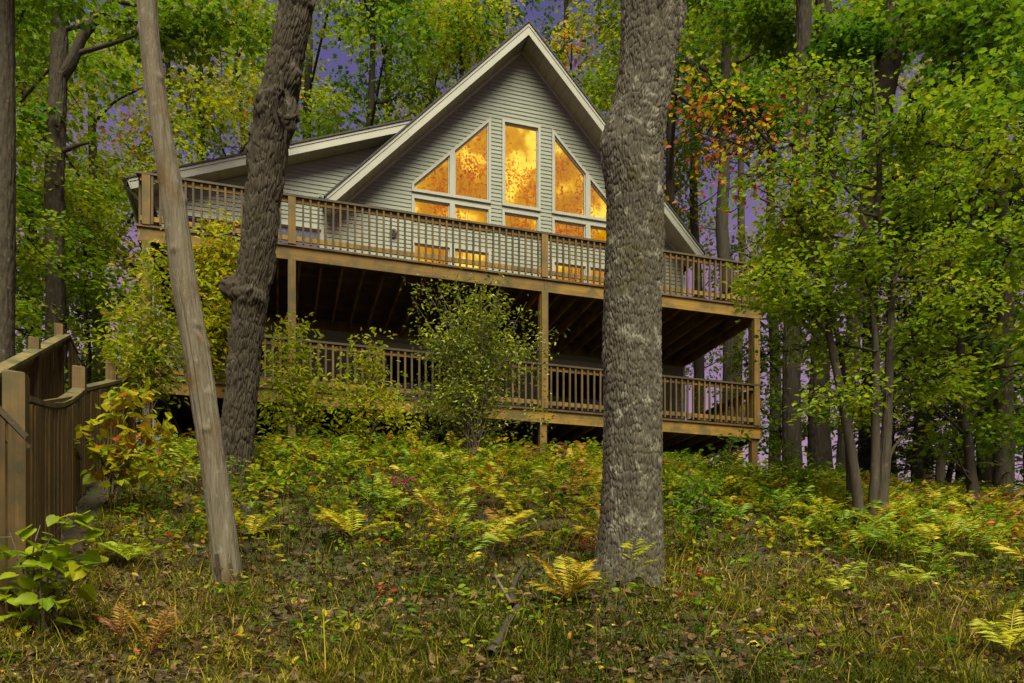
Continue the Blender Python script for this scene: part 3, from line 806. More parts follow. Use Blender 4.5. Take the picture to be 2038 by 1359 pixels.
tpx('sapling_tree', T_UNDER, 90, 20, 2.4, 1.0, 'sapling between the forked trunk and the fence peak', 'saplings')
tpx('sapling_tree', T_UNDER, 1560, 21, 4.4, 1.0, 'sapling behind the corner post of the deck', 'saplings')
tpx('sapling_tree', T_UNDER, 1890, 24, 3.0, 1.1, 'sapling in the distance left of the spruce', 'saplings')
tpx('sapling_tree', T_UNDER, 2040, 17, 5.0, 1.0, 'sapling at the right edge beside the spruce', 'saplings')

# far woodland seen only as a mass between the trunks
rng = np.random.default_rng(77)
b = MB()
for q in range(1100):
    d = rng.uniform(42, 75); x = rng.uniform(-.80, .80) * d
    z = float(height(x, d)) + abs(rng.normal(0, 1)) * 2.6 + rng.uniform(0, 2.0)
    spray(b, rng, np.array([x, d, z]), np.zeros(3), rng.uniform(.8, 1.8), 34, .30, rng.uniform(.1, .62), flat=.5)
tag(b.build('distant_woodland', M['leaf']), 'far woodland foliage massed behind the trunks', 'woodland', kind='stuff')

# ---- bark with real relief on the three near trunks
def cells(u, v, pu, seed, warp=None):
    "F2-F1 of a jittered lattice, periodic in u with period pu"
    rng = np.random.default_rng(seed)
    J = rng.uniform(.12, .88, (pu, 1024, 2))
    iu, iv = np.floor(u).astype(int), np.floor(v).astype(int)
    f1 = np.full(u.shape, 9.0); f2 = np.full(u.shape, 9.0); idv = np.zeros(u.shape)
    H_ = rng.uniform(0, 1, (pu, 1024))
    for a in (-1, 0, 1):
        for c in (-1, 0, 1):
            cu, cv = iu + a, iv + c
            j = J[cu % pu, cv % 1024]
            d = np.hypot(cu + j[..., 0] - u, cv + j[..., 1] - v)
            new = d < f1
            f2 = np.where(new, f1, np.minimum(f2, d)); idv = np.where(new, H_[cu % pu, cv % 1024], idv); f1 = np.where(new, d, f1)
    return f2 - f1, idv
def vnoise(u, v, pu, seed):
    rng = np.random.default_rng(seed); T = rng.uniform(-1, 1, (pu, 1024))
    iu, iv = np.floor(u).astype(int), np.floor(v).astype(int); fu, fv = u - iu, v - iv
    fu = fu * fu * (3 - 2 * fu); fv = fv * fv * (3 - 2 * fv)
    g = lambda a, c: T[a % pu, c % 1024]
    return (g(iu, iv) * (1 - fu) + g(iu + 1, iv) * fu) * (1 - fv) + (g(iu, iv + 1) * (1 - fu) + g(iu + 1, iv + 1) * fu) * fv
def bark_trunk(path, rad, nseg, step, cu, cv, amp, seed, extra=None, flute=.03, groove=.35, wp=.5, fur=30):
    path = np.asarray(path, float); L = np.concatenate([[0], np.cumsum(np.linalg.norm(np.diff(path, axis=0), axis=1))])
    sp = spline(np.column_stack([path, rad]), 12)
    l2 = np.concatenate([[0], np.cumsum(np.linalg.norm(np.diff(sp[:, :3], axis=0), axis=1))])
    m = int(l2[-1] / step); ss = np.linspace(0, l2[-1], m)
    c = np.stack([np.interp(ss, l2, sp[:, k]) for k in range(4)], -1)
    t = norm(np.gradient(c[:, :3], axis=0))
    a = norm(np.cross(t, [0, 1, 0]) * -1.0 + 0); bb = np.cross(t, a)       # a ~ sideways, bb ~ depth
    th = np.linspace(0, 2 * math.pi, nseg, endpoint=False)
    TH, SS = np.meshgrid(th, ss)
    U = TH / (2 * math.pi)
    w1 = vnoise(U * 12, SS * 3.0, 12, seed + 1); w2 = vnoise(U * 24, SS * 9.0, 24, seed + 2)
    e_, idv = cells((U * cu + wp * w1 + .4 * w2) % cu, SS * cv + .5 * w2, cu, seed)
    plate = np.clip(e_ / groove, 0, 1) ** .5
    plate = plate * (.25 + .75 * np.clip(np.abs(vnoise(U * fur + .3 * w2, SS * 1.8, fur, seed + 11)) / .22, 0, 1) ** .7)
    fine = vnoise((U * cu * 3) % (cu * 3), SS * cv * 2, cu * 3, seed + 5) + .6 * vnoise(U * 16, SS * 7, 16, seed + 6)
    disp = amp * (plate - .6) + amp * .18 * (idv - .5) * plate + amp * .3 * fine
    R_ = c[:, 3][:, None] * (1 + flute * vnoise(U * 5, SS * 1.1, 5, seed + 7) + flute * .7 * vnoise(U * 9, SS * 2.3, 9, seed + 8)) + disp
    if extra is not None: R_ = R_ + extra(TH, SS, c)
    v = c[:, None, :3] + R_[..., None] * (np.cos(TH)[..., None] * a[:, None, :] + np.sin(TH)[..., None] * bb[:, None, :])
    mb = MB(); i = np.arange(m - 1)[:, None] * nseg; j = np.arange(nseg)[None, :]; j2 = (j + 1) % nseg
    mb.add(v.reshape(-1, 3), np.stack([i + j, i + j2, i + nseg + j2, i + nseg + j], -1).reshape(-1, 4))
    return mb
def trunk_px(pts, d0, dd=None):
    P = [px(x, y, d0 + (0 if dd is None else dd[k])) for k, (x, y, w) in enumerate(pts)]
    R_ = [w / 2 / FPX * (d0 + (0 if dd is None else dd[k])) for k, (x, y, w) in enumerate(pts)]
    return np.array(P), np.array(R_)
def near_tree(name, mb, base, mat, label, smooth=True):
    o_ = empty(name, tuple(base)); mb.v = [q - base for q in mb.v]
    mb.build('trunk', mat, o_, smooth)
    return tag(o_, label, 'tree')
# thick oak
OD = 7.9
P_, R_ = trunk_px([(1252, 1200, 150), (1252, 1165, 134), (1256, 1100, 126), (1258, 1000, 118), (1259, 850, 113), (1258, 700, 112), (1260, 560, 110), (1264, 400, 110), (1262, 300, 114), (1278, 200, 108), (1292, 80, 108), (1296, 0, 118), (1302, -120, 122), (1308, -400, 108), (1300, -800, 90), (1290, -1300, 60)], OD)
def oak_extra(TH, SS, c):
    z = c[:, 2][:, None]; r = 0
    zb = EZ + (HY - 1165) / FPX * OD
    for a0, am in ((2.9, .10), (3.7, .05), (0.25, .03), (5.4, .05)):   # root flare
        dth = np.angle(np.exp(1j * (TH - a0)))
        r = r + am * np.exp(-(dth / .45) ** 2) * np.exp(-np.clip(z - zb, -1, 9) / .28)
    for a0, y0, am, wd, hh in ((3.1, 290, .05, .6, .22), (0.1, 30, .06, .7, .25), (5.0, 400, .03, .4, .2), (.2, 470, .035, .4, .10), (4.9, 60, -.05, .16, .13), (4.4, 360, .03, .5, .2)):
        dth = np.angle(np.exp(1j * (TH - a0))); zz = EZ + (HY - y0) / FPX * OD
        r = r + am * np.exp(-(dth / wd) ** 2 - ((z - zz) / hh) ** 2)
    return r
mb = bark_trunk(P_, R_, 520, .010, 62, 11.0, .021, 31, oak_extra, .02, .34, .3)
oak = near_tree('oak_tree', mb, px(1252, 1165, OD), M['bark_oak'], 'thick grey oak trunk with plated bark standing before the chalet')
# burled tree
BD = 11.5
P_, R_ = trunk_px([(466, 975, 76), (468, 935, 66), (474, 860, 61), (482, 760, 58), (492, 650, 59), (501, 590, 61), (512, 520, 65), (520, 440, 64), (530, 350, 64), (540, 270, 68), (556, 190, 70), (570, 110, 63), (584, 40, 62), (592, -20, 62), (604, -120, 66), (610, -400, 58), (590, -800, 40)], BD)
def burl_extra(TH, SS, c):
    z = c[:, 2][:, None]; r = 0
    for a0, y0, am, wd, hh in ((3.15, 582, .15, .50, .15), (3.9, 592, .07, .5, .12), (5.2, 600, .06, .7, .12), (5.9, 160, .07, .5, .16), (6.1, 235, .075, .45, .25), (5.3, 215, -.06, .40, .42), (3.2, 300, .06, .5, .3), (4.2, 225, .06, .5, .2), (3.1, 400, .04, .5, .25), (0, 590, -.02, .5, .2), (5.9, 10, .05, .4, .08)):
        dth = np.angle(np.exp(1j * (TH - a0))); zz = EZ + (HY - y0) / FPX * BD
        g = np.exp(-(dth / wd) ** 4 - ((z - zz) / hh) ** 4)
        r = r + am * g * (1 + .45 * vnoise(TH / 6.2832 * 40 % 40, SS * 16, 40, 9))
    r = r + .015 * vnoise(TH / 6.2832 * 9, SS * 4, 9, 51)
    return r
mb = bark_trunk(P_, R_, 320, .016, 42, 4.5, .040, 47, burl_extra, .06, .35)
burl = near_tree('burled_tree', mb, px(468, 935, BD), M['bark_dark'], 'crooked dark tree with a burl and a torn bark wound beside the deck')
rngb = np.random.default_rng(3)
for q in range(9):                         # torn slabs of bark round the wound
    y0 = rngb.uniform(140, 330); x0 = 568 + rngb.uniform(-16, 20) - (y0 - 150) * .12
    p_ = px(x0, y0, BD - .34) - px(468, 935, BD); l = rngb.uniform(.1, .24)
    b = MB(); d_ = np.array([rngb.uniform(-.35, .35), rngb.uniform(-.25, .05), 1]); d_ /= np.linalg.norm(d_)
    b.beam(p_ - d_ * l / 2 + [0, .05, 0], p_ + d_ * l / 2, rngb.uniform(.03, .07), .02, up=(0, 1, 0)); b.build('bark_slab', M['bark_oak'] if q % 3 == 0 else M['bark_dark'], burl)
b = MB(); b.tube(spline([px(548, 225, BD - .2), px(575, 235, BD - .30), px(592, 228, BD - .32)], 4) - px(468, 935, BD), np.linspace(.05, .02, 9), 7); b.build('stub', M['soil'], burl)
# bare leaning trunk
DD = 7.5
P_, R_ = trunk_px([(458, 1195, 62), (455, 1165, 56), (448, 1100, 52), (437, 1010, 50), (424, 920, 48), (410, 830, 48), (397, 740, 48), (380, 640, 48), (366, 560, 48), (354, 470, 46), (343, 390, 46), (327, 290, 42), (310, 180, 40), (299, 90, 38), (293, 0, 37), (288, -120, 34), (284, -300, 28), (282, -420, 20)], DD)
def dead_extra(TH, SS, c):
    r = .010 * vnoise(TH / 6.2832 * 8, SS * .9, 8, 71) - .022 * np.clip(vnoise(TH / 6.2832 * 22, SS * .45, 22, 72) - .35, 0, 1) * 2.2
    z = c[:, 2][:, None]; zb = EZ + (HY - 1165) / FPX * DD
    r = r - .05 * np.exp(-np.clip(z - zb, 0, 9) / .16) * np.clip(vnoise(TH / 6.2832 * 14, SS * 2.5, 14, 73), 0, 1)
    for a0, y0 in ((3.4, 60), (5.5, 655), (0.3, 690), (4.6, 505), (0.1, 400), (4.9, 860), (5.6, 165)):
        dth = np.angle(np.exp(1j * (TH - a0))); zz = EZ + (HY - y0) / FPX * DD
        r = r + .02 * np.exp(-(dth / .35) ** 2 - ((z - zz) / .035) ** 2)
    return r
mb = bark_trunk(P_, R_, 200, .02, 26, .9, .007, 83, dead_extra, .05, .12)
snag = near_tree('dead_trunk', mb, px(455, 1165, DD), M['deadwood'], 'bare grey barkless trunk leaning left, foot in the grass')
b = MB()
for q in range(14):                        # splintered rot at the foot
    a = q / 14 * 6.28; r_ = .118 + .02 * math.sin(q * 2.1)
    h_ = .10 + .22 * abs(math.sin(q * 1.7))
    p_ = np.array([math.cos(a) * r_ + .01, math.sin(a) * r_, -.10])
    b.beam(p_, p_ + np.array([-.03 * h_ * 5, 0, h_ + .08]), .035, .022, up=(math.cos(a), math.sin(a), 0))
b.build('rotten_foot', M['soil'], snag)

# near crowns above the frame and hanging boughs that reach into it
def bough(mb_t, mb_l, rng, path, r0, n, per, L, sr, tint, shape='maple', wr=.95, tsd=.05, flat=.2):
    sp = spline(path, 6); mb_t.tube(sp, np.linspace(r0, .006, len(sp)), 6)
    for q in range(n):
        f = rng.uniform(.25, 1) ** .8
        p_ = sp[int(f * (len(sp) - 1))]; o_ = norm(rng.normal(0, 1, 3)) * np.array([1, 1, .35]) * sr * rng.uniform(.3, 1.5)
        mb_t.tube([p_, p_ + o_ * .5 + [0, 0, .05], p_ + o_], [.012, .008, .004], 4)
        spray(mb_l, rng, p_ + o_, o_ * .4, sr * rng.uniform(.6, 1.1), per, L, tint + rng.normal(0, tsd), shape=shape, wr=wr, flat=flat)
def custom_tree(name, stems, base, mat, label, boughs, seed, leaf='leaf', nseg=12, cat='tree', top_leaf='crown', trunk='trunk'):
    rng = np.random.default_rng(seed); tk, lf = MB(), MB()
    for (P_, R_) in stems:
        sp = spline(np.column_stack([P_, R_]), 5)
        wob = np.cumsum(rng.normal(0, .008, (len(sp), 3)), 0) * [1, 1, 0]
        if max(R_) > .10:
            bt = bark_trunk(P_, R_, 72, .05, 20, 2.6, .10 * max(R_), seed + 300, None, .05, .4)
            tk.add(bt.v[0], bt.f[0])
        else:
            tk.tube(sp[:, :3] + wob * .5, sp[:, 3], nseg)
    for kw in boughs: bough(tk, lf, rng, **kw)
    o_ = empty(name, tuple(base))
    for mbx in (tk, lf): mbx.v = [q - base for q in mbx.v]
    tk.build(trunk, mat, o_, True)
    if lf.n: lf.build(top_leaf, M[leaf], o_)
    return tag(o_, label, cat)
def pp(*a): return [px(*q) for q in a]
# left edge trunk
d = 13.0
custom_tree('maple_tree', [trunk_px([(0, 960, 54), (2, 800, 48), (4, 600, 44), (6, 500, 42), (8, 300, 38), (8, 0, 34), (8, -300, 30), (20, -800, 18)], d)], px(4, 600, d) * [1, 1, 0] + [0, 0, float(height(px(4, 600, d)[0], d))], M['bark_dark'],
            'dark trunk standing at the left edge of the picture',
            [dict(path=pp((10, -40, d), (60, -60, d), (150, -20, d + 1)), r0=.06, n=18, per=34, L=.13, sr=.55, tint=.36)], 1)
# the forked trunk continues below what the fence hides
d = 16.0
custom_tree('forked_tree', [trunk_px([(112, 960, 46), (112, 800, 40), (112, 640, 36), (110, 500, 34), (109, 360, 34), (113, 220, 33), (118, 110, 31), (118, 0, 30), (112, -150, 28), (120, -500, 18)], d),
                            trunk_px([(116, 158, 24), (140, 128, 21), (166, 70, 18), (200, 28, 15), (232, -10, 12), (270, -100, 9)], d),
                            trunk_px([(140, 112, 12), (180, 98, 9), (230, 84, 7), (270, 70, 4)], d), trunk_px([(124, 302, 11), (150, 292, 8), (178, 286, 5)], d)],
            px(112, 800, d) * [1, 1, 0] + [0, 0, float(height(px(112, 800, d)[0], d))], M['bark_dark'], 'dark forked trunk with limbs spreading right near the left edge',
            [dict(path=pp((225, 0, d), (300, 15, d), (400, 40, d), (520, 55, d + .4)), r0=.06, n=30, per=30, L=.14, sr=.6, tint=.38),
             dict(path=pp((118, 60, d), (250, 40, d), (350, 75, d), (470, 110, d + .3)), r0=.05, n=26, per=30, L=.14, sr=.55, tint=.40),
             dict(path=pp((112, 40, d), (60, 10, d), (30, 60, d)), r0=.04, n=16, per=30, L=.14, sr=.5, tint=.38),
             dict(path=pp((112, 200, d), (60, 240, d), (20, 260, d)), r0=.04, n=15, per=30, L=.14, sr=.5, tint=.36)], 2)
# bough of dark maple leaves over the wing roof
d = 15.0
# right hand: big trunks behind the deck corner
d = 19.0
def gbase(x, y, d): return px(x, y, d) * [1, 1, 0] + [0, 0, float(height(px(x, y, d)[0], d))]
custom_tree('maple_tree', [trunk_px([(1634, 990, 62), (1632, 940, 48), (1630, 800, 38), (1640, 500, 34), (1642, 200, 31), (1640, 60, 29), (1636, -150, 28), (1640, -500, 16)], d)], gbase(1634, 960, d), M['bark_far'],
            'stout trunk rising behind the saplings, crown over the centre right', [dict(path=pp((1640, 130, d), (1560, 60, d), (1470, 20, d - .5)), r0=.07, n=46, per=40, L=.15, sr=.65, tint=.38),
             dict(path=pp((1640, 100, d), (1720, 60, d), (1800, 50, d)), r0=.07, n=36, per=40, L=.15, sr=.65, tint=.38)], 3)
d = 18.0
custom_tree('maple_tree', [trunk_px([(1576, 985, 50), (1576, 940, 40), (1575, 800, 34), (1578, 600, 30), (1590, 300, 25), (1600, 0, 28), (1604, -300, 18)], d)], gbase(1576, 960, d), M['bark_far'],
            'straight trunk close behind the deck corner post', [dict(path=pp((1590, 300, d), (1520, 240, d), (1450, 180, d)), r0=.05, n=36, per=40, L=.14, sr=.55, tint=.35)], 4)
d = 17.5
custom_tree('leaning_maple', [trunk_px([(1672, 1010, 34), (1676, 950, 26), (1690, 750, 26), (1716, 500, 32), (1745, 280, 42), (1768, 130, 44), (1790, 0, 46), (1820, -200, 40), (1850, -600, 20)], d)], gbase(1672, 980, d), M['bark_dark'],
            'dark trunk leaning right at the top right of the picture', [dict(path=pp((1780, 40, d), (1880, -10, d - 1.5), (1990, 60, d - 3)), r0=.07, n=50, per=36, L=.15, sr=.7, tint=.34),
             dict(path=pp((1790, 0, d), (1900, 60, d - 2), (2010, 190, d - 4)), r0=.06, n=44, per=34, L=.15, sr=.65, tint=.32),
             dict(path=pp((1770, 120, d), (1700, 95, d), (1650, 70, d)), r0=.05, n=18, per=36, L=.15, sr=.5, tint=.2)], 5)
# the twisted, multi-stemmed tree in the right middle ground
d = 11.0
st = [trunk_px([(1714, 1085, 26), (1712, 1040, 22), (1702, 940, 20), (1690, 850, 18), (1676, 760, 16), (1662, 690, 14), (1652, 620, 10), (1640, 560, 5)], d),
      trunk_px([(1752, 1085, 36), (1752, 1040, 26), (1762, 900, 20), (1768, 780, 16), (1772, 660, 13), (1776, 560, 12), (1778, 490, 11), (1760, 455, 10), (1746, 425, 10), (1750, 360, 9), (1748, 280, 8), (1740, 190, 6), (1735, 120, 4)], d),
      trunk_px([(1734, 1085, 24), (1735, 1030, 20), (1742, 900, 18), (1742, 760, 15), (1738, 660, 12), (1728, 600, 8), (1700, 560, 5)], d),
      trunk_px([(1765, 1085, 12), (1768, 1040, 9), (1762, 960, 8), (1775, 900, 6), (1800, 870, 4)], d),
      trunk_px([(1748, 430, 7), (1690, 380, 5), (1620, 300, 5), (1560, 280, 3)], d), trunk_px([(1655, 640, 8), (1612, 480, 6), (1560, 420, 5), (1500, 390, 3)], d)]
bo = []
rr = np.random.default_rng(6)
for (x0, y0, x1, y1, n_) in [(1770, 640, 1560, 600, 34), (1745, 700, 1560, 700, 26), (1660, 690, 1550, 570, 28), (1640, 560, 1495, 560, 26), (1775, 560, 1900, 480, 30), (1760, 455, 1900, 360, 30), (1750, 360, 1620, 300, 34),
                            (1748, 280, 1840, 240, 30), (1745, 230, 1640, 220, 26), (1738, 620, 1700, 480, 30), (1770, 720, 1880, 640, 30), (1765, 820, 1900, 740, 22), (1742, 800, 1640, 800, 24), (1745, 430, 1560, 430, 34), (1640, 560, 1560, 480, 24), (1750, 380, 1480, 350, 26), (1775, 520, 1660, 540, 26), (1700, 820, 1740, 820, 16), (1775, 560, 1960, 600, 24), (1750, 300, 1930, 300, 24), (1700, 480, 1540, 480, 20), (1740, 190, 1560, 160, 24)]:
    z0 = rr.uniform(-.3, .3); z1 = rr.uniform(-1.2, 1.8)
    bo.append(dict(path=pp((x0, y0, d + z0), ((x0 + x1) / 2, (y0 + y1) / 2 - 14, d + (z0 + z1) / 2), (x1, y1, d + z1)), r0=.02, n=int(n_ * 1.5), per=13, L=.092, sr=.34, tint=rr.uniform(.38, .54), shape='ovate', wr=.8, flat=.4))
custom_tree('twisted_tree', st, gbase(1745, 1060, d), M['bark_pale'], 'twisted multi-stemmed tree with bright green leaves in the right middle ground', bo, 7)
# orange boughs over the deck corner
d = 12.0
custom_tree('orange_maple', [trunk_px([(1692, 1010, 14), (1690, 940, 12), (1680, 760, 11), (1650, 600, 9), (1600, 400, 8), (1540, 300, 6), (1480, 230, 5), (1440, 180, 3)], d)], gbase(1692, 1000, d), M['bark_far'],
            'thin maple with orange and red leaves arching over the deck corner',
            [dict(path=pp((1540, 300, d), (1470, 240, d), (1390, 180, d + .4)), r0=.02, n=26, per=6, L=.10, sr=.55, tint=.90, shape='ovate', tsd=.06, flat=.5),
             dict(path=pp((1560, 330, d), (1480, 290, d - .3), (1380, 260, d)), r0=.02, n=22, per=6, L=.10, sr=.55, tint=.88, shape='ovate', tsd=.08, flat=.5),
             dict(path=pp((1600, 400, d), (1550, 340, d), (1490, 270, d + .5)), r0=.015, n=18, per=6, L=.10, sr=.5, tint=.82, shape='ovate', tsd=.10, flat=.5),
             dict(path=pp((1610, 420, d), (1540, 390, d - .3), (1480, 360, d)), r0=.012, n=12, per=6, L=.10, sr=.45, tint=.86, shape='ovate', tsd=.1, flat=.5),
             dict(path=pp((1480, 230, d), (1440, 190, d), (1370, 120, d)), r0=.012, n=16, per=8, L=.10, sr=.34, tint=.62, shape='ovate', tsd=.12, flat=.5)], 8)
# spruces
def make_spruce(seed, H, rad, R, n, needle, z0=2.2):
    rng = np.random.default_rng(seed); tk, lf = MB(), MB()
    zs = np.linspace(-.3, H, 10); tk.tube(np.column_stack([rng.normal(0, .03, 10), rng.normal(0, .03, 10), zs]), rad * (1 - .9 * np.clip(zs, 0, H) / H), 10)
    for q in range(n):
        z = .5 + (H - .6) * (q + rng.uniform(0, 1)) / n; a = rng.uniform(0, 6.28); l = R * (1 - z / H) ** .7 * rng.uniform(.6, 1.1)
        sp = spline([(0, 0, z), (math.cos(a) * l * .5, math.sin(a) * l * .5, z - .04 * l), (math.cos(a) * l, math.sin(a) * l, z - .28 * l)], 4)
        tk.tube(sp, np.linspace(.02, .004, len(sp)), 4)
        if z < z0: 
            for k in range(3):
                p_ = sp[rng.integers(3, len(sp))]; tk.tube([p_, p_ + rng.normal(0, .25, 3)], [.006, .002], 3)
            continue
        k = needle
        f = rng.uniform(.2, 1, k); P = np.stack([np.interp(f, np.linspace(0, 1, len(sp)), sp[:, c]) for c in range(3)], -1)
        side = rng.choice([-1, 1], k)[:, None] * np.array([-math.sin(a), math.cos(a), 0]) * rng.uniform(.3, 1, k)[:, None]
        D = side + np.array([math.cos(a), math.sin(a), 0]) * .6 + rng.normal(0, .2, (k, 3)) - [0, 0, .25]
        put_leaves(lf, P + side * .12 * l * (1 - f)[:, None], D, np.tile([0, 0, 1.], (k, 1)) + rng.normal(0, .3, (k, 3)), rng.uniform(.14, .34, k), .22, rng.uniform(.05, 1, k), 'lance')
    return tk.mesh('trunk', M['bark_dark'], True), lf.mesh('crown', M['needle'])
T_SPR = make_spruce(21, 15, .21, 3.0, 120, 60, 2.0)
tpx('spruce_tree', T_SPR, 1996, 16, .3, 1.0, 'dark spruce trunk with drooping branches at the right edge', 'spruces')
tpx('spruce_tree', T_SPR, 1826, 22, 1.3, .8, 'slim far spruce right of the twisted tree', 'spruces')
tpx('spruce_tree', T_SPR, 1915, 24.5, 2.3, .85, 'far spruce in the gap left of the edge spruce', 'spruces')
tpx('spruce_tree', T_SPR, 2085, 21, 4.3, 1.05, 'spruce partly cut by the right picture edge', 'spruces')
tpx('spruce_tree', T_SPR, 1775, 24.8, 5.3, .75, 'farthest spruce behind the twisted tree', 'spruces')
d = 21.0
custom_tree('broken_snag', [trunk_px([(1868, 1010, 22), (1870, 960, 18), (1874, 910, 16), (1882, 880, 12)], d)], gbase(1868, 1000, d), M['deadwood'], 'short pale broken snag leaning beside the slim spruce', [], 9)

# ------------------------------------------------------------------ shrubs
def shrub(name, base, stems, per, n, L, sr, tint, label, seed, shape='ovate', wr=.55, leaf='leaf_shrub', r0=.012, tsd=.05, up=.6, mat='twig', flat=.45):
    "stems: list of end points; leaves in sprays along each stem"
    rng = np.random.default_rng(seed); tk, lf = MB(), MB(); base = np.asarray(base, float)
    for e_ in stems:
        e_ = np.asarray(e_, float)
        mid = (base + e_) / 2 + np.array([(e_[0] - base[0]) * -.12, 0, .12 * np.linalg.norm(e_ - base)]) + rng.normal(0, .06, 3)
        sp = spline([base + rng.normal(0, .05, 3) * [1, 1, 0], mid, e_], 8)
        tk.tube(sp, np.linspace(r0, .003, len(sp)), 5)
        for q in range(n):
            f = .28 + .72 * rng.uniform(0, 1) ** .65; p_ = sp[int(f * (len(sp) - 1))]
            o_ = norm(rng.normal(0, 1, 3)) * sr * rng.uniform(.2, 1.3)
            tk.tube([p_, p_ + o_], [.004, .002], 3)
            spray(lf, rng, p_ + o_, o_ * .2, sr * rng.uniform(.5, 1), per, L, tint + rng.normal(0, tsd), shape=shape, wr=wr, flat=flat, droop=.1, up=up)
    o_ = empty(name, tuple(base))
    for mbx in (tk, lf): mbx.v = [q - base for q in mbx.v]
    tk.build('stems', M[mat], o_, True); lf.build('leaves', M[leaf], o_)
    return tag(o_, label, 'shrub')
rs = np.random.default_rng(40)
def ends(pts, d, j=.5): return [px(x, y, d + rs.uniform(-j, j)) for x, y in pts]
d = 14.3
tops = [(rs.uniform(800, 1110), 0) for _ in range(62)]
tops = [(x, 560 + 120 * abs((x - 950) / 160) ** 2 + rs.uniform(0, 210)) for x, _ in tops] + [(818, 590), (838, 560), (905, 548), (1000, 552), (1048, 600), (1105, 650), (960, 560), (870, 570)]
shrub('viburnum_shrub', px(942, 905, d), ends(tops, d, .55), 9, 13, .088, .25, .50, 'large small-leaved green shrub growing in front of the deck', 41)
d = 13.4
shrub('ash_sapling', px(415, 800, d), ends([(400, 470), (430, 440), (460, 470), (440, 520), (470, 560), (400, 560), (420, 620), (460, 650), (440, 700), (395, 640)], d, .3), 17, 19, .14, .25, .68, 'yellow-leaved sapling between the bare trunk and the burled tree', 42, wr=.5, leaf='leaf')
d = 12.6
shrub('ash_sapling', px(300, 830, d), ends([(250, 560), (300, 500), (330, 560), (220, 620), (280, 640), (340, 640), (205, 690), (300, 720), (360, 700), (250, 700), (330, 490)], d, .4), 14, 15, .125, .26, .60, 'bright green sapling above the fence left of the bare trunk', 43, wr=.5, leaf='leaf')
d = 13.2
shrub('leafy_shrub', px(600, 860, d), ends([(545, 650), (590, 640), (560, 720), (620, 700), (600, 760), (540, 770), (650, 760), (680, 800), (530, 820), (610, 820)], d, .4), 14, 14, .115, .26, .61, 'light green shrub right of the burled tree under the deck', 44, wr=.5, leaf='leaf')
d = 13.6
shrub('leafy_shrub', px(735, 870, d), ends([(700, 700), (735, 665), (765, 720), (720, 760), (790, 780), (680, 800), (760, 800), (800, 830), (700, 840)], d, .4), 13, 13, .105, .25, .64, 'yellowish shrub left of the large small-leaved shrub', 45, wr=.5, leaf='leaf')
d = 9.3
shrub('orange_sapling', px(222, 985, d), ends([(255, 775), (225, 790), (290, 770), (200, 850), (175, 850), (270, 850), (320, 890), (240, 900), (300, 930), (190, 910), (340, 840)], d, .25), 6, 5, .14, .14, .72, 'sapling with orange and yellow leaves beside the fence', 46, shape='broad', wr=.75, leaf='leaf', tsd=.10, up=.5, flat=.3)
d = 5.7
shrub('broadleaf_sapling', px(92, 1270, d), ends([(20, 1060), (80, 1045), (120, 1090), (150, 1020), (190, 1040), (200, 1120), (60, 1110), (10, 1170), (140, 1170), (40, 1200), (110, 1120), (180, 1150), (30, 1110)], d, .25), 3, 4, .135, .10, .53, 'green broad-leaved sapling below the fence in the lower left', 47, shape='broad', wr=.95, leaf='leaf', r0=.009, up=1.3, flat=.2)
d = 7.0
shrub('red_leaf_plant', px(805, 985, 9.4), ends([(785, 945), (805, 940), (815, 965), (835, 970), (795, 960)], 9.4, .1), 4, 2, .085, .08, .3, 'small plant with crimson leaves on the slope left of centre', 48, wr=.7, leaf='red', r0=.006)
shrub('red_leaf_plant', px(1100, 920, 14.6), ends([(1090, 890), (1110, 885), (1125, 900)], 14.6, .1), 5, 4, .10, .1, .4, 'pinkish-red plant at the foot of the middle deck post', 49, wr=.7, leaf='red', r0=.006)
d = 12.5
shrub('leafy_shrub', px(1440, 960, 14), ends([(1455, 880), (1480, 860), (1420, 900), (1400, 930), (1480, 920), (1440, 930), (1500, 940)], 14, .3), 7, 6, .12, .15, .34, 'low green shrub with a tall shoot under the right deck corner', 50, wr=.6, leaf='leaf')
d = 10.0
shrub('leafy_shrub', px(1390, 1010, 8.8), ends([(1340, 1000), (1370, 960), (1400, 950), (1430, 975), (1420, 1020), (1350, 1050), (1450, 1010), (1400, 1050)], 8.8, .25), 8, 7, .085, .13, .36, 'low green bush to the right of the thick oak trunk', 51, wr=.6, leaf='leaf')
shrub('leafy_shrub', px(1560, 1010, 13), ends([(1540, 930), (1580, 920), (1610, 940), (1640, 950), (1520, 950), (1600, 970), (1560, 900)], 13, .4), 10, 8, .12, .2, .38, 'green bush at the foot of the straight trunk by the deck corner', 52, wr=.6, leaf='leaf')

# ------------------------------------------------------------------ ground cover
rng = np.random.default_rng(90)
def scatter(n, d0, d1, pw=1.0, xr=.72):
    d = d0 + (d1 - d0) * rng.uniform(0, 1, n) ** pw
    x = rng.uniform(-xr, xr, n) * d
    return x, d
def house_local(x, y):
    dx, dy = x + 4.215, y - 15
    return dx * .9576 + dy * .2882, -dx * .2882 + dy * .9576
def under_house(x, y):
    a, c = house_local(x, y)
    return (c > .5) & (a > -2.9) & (a < 10.2)
def fence_line(d): return -3.75 - (d - 6.2) * .41
def clear(x, d):
    return ~under_house(x, d) & ~((x < fence_line(d) + .12) & (d > 5.9) & (d < 15.2) & (x > fence_line(d) - 1.6))
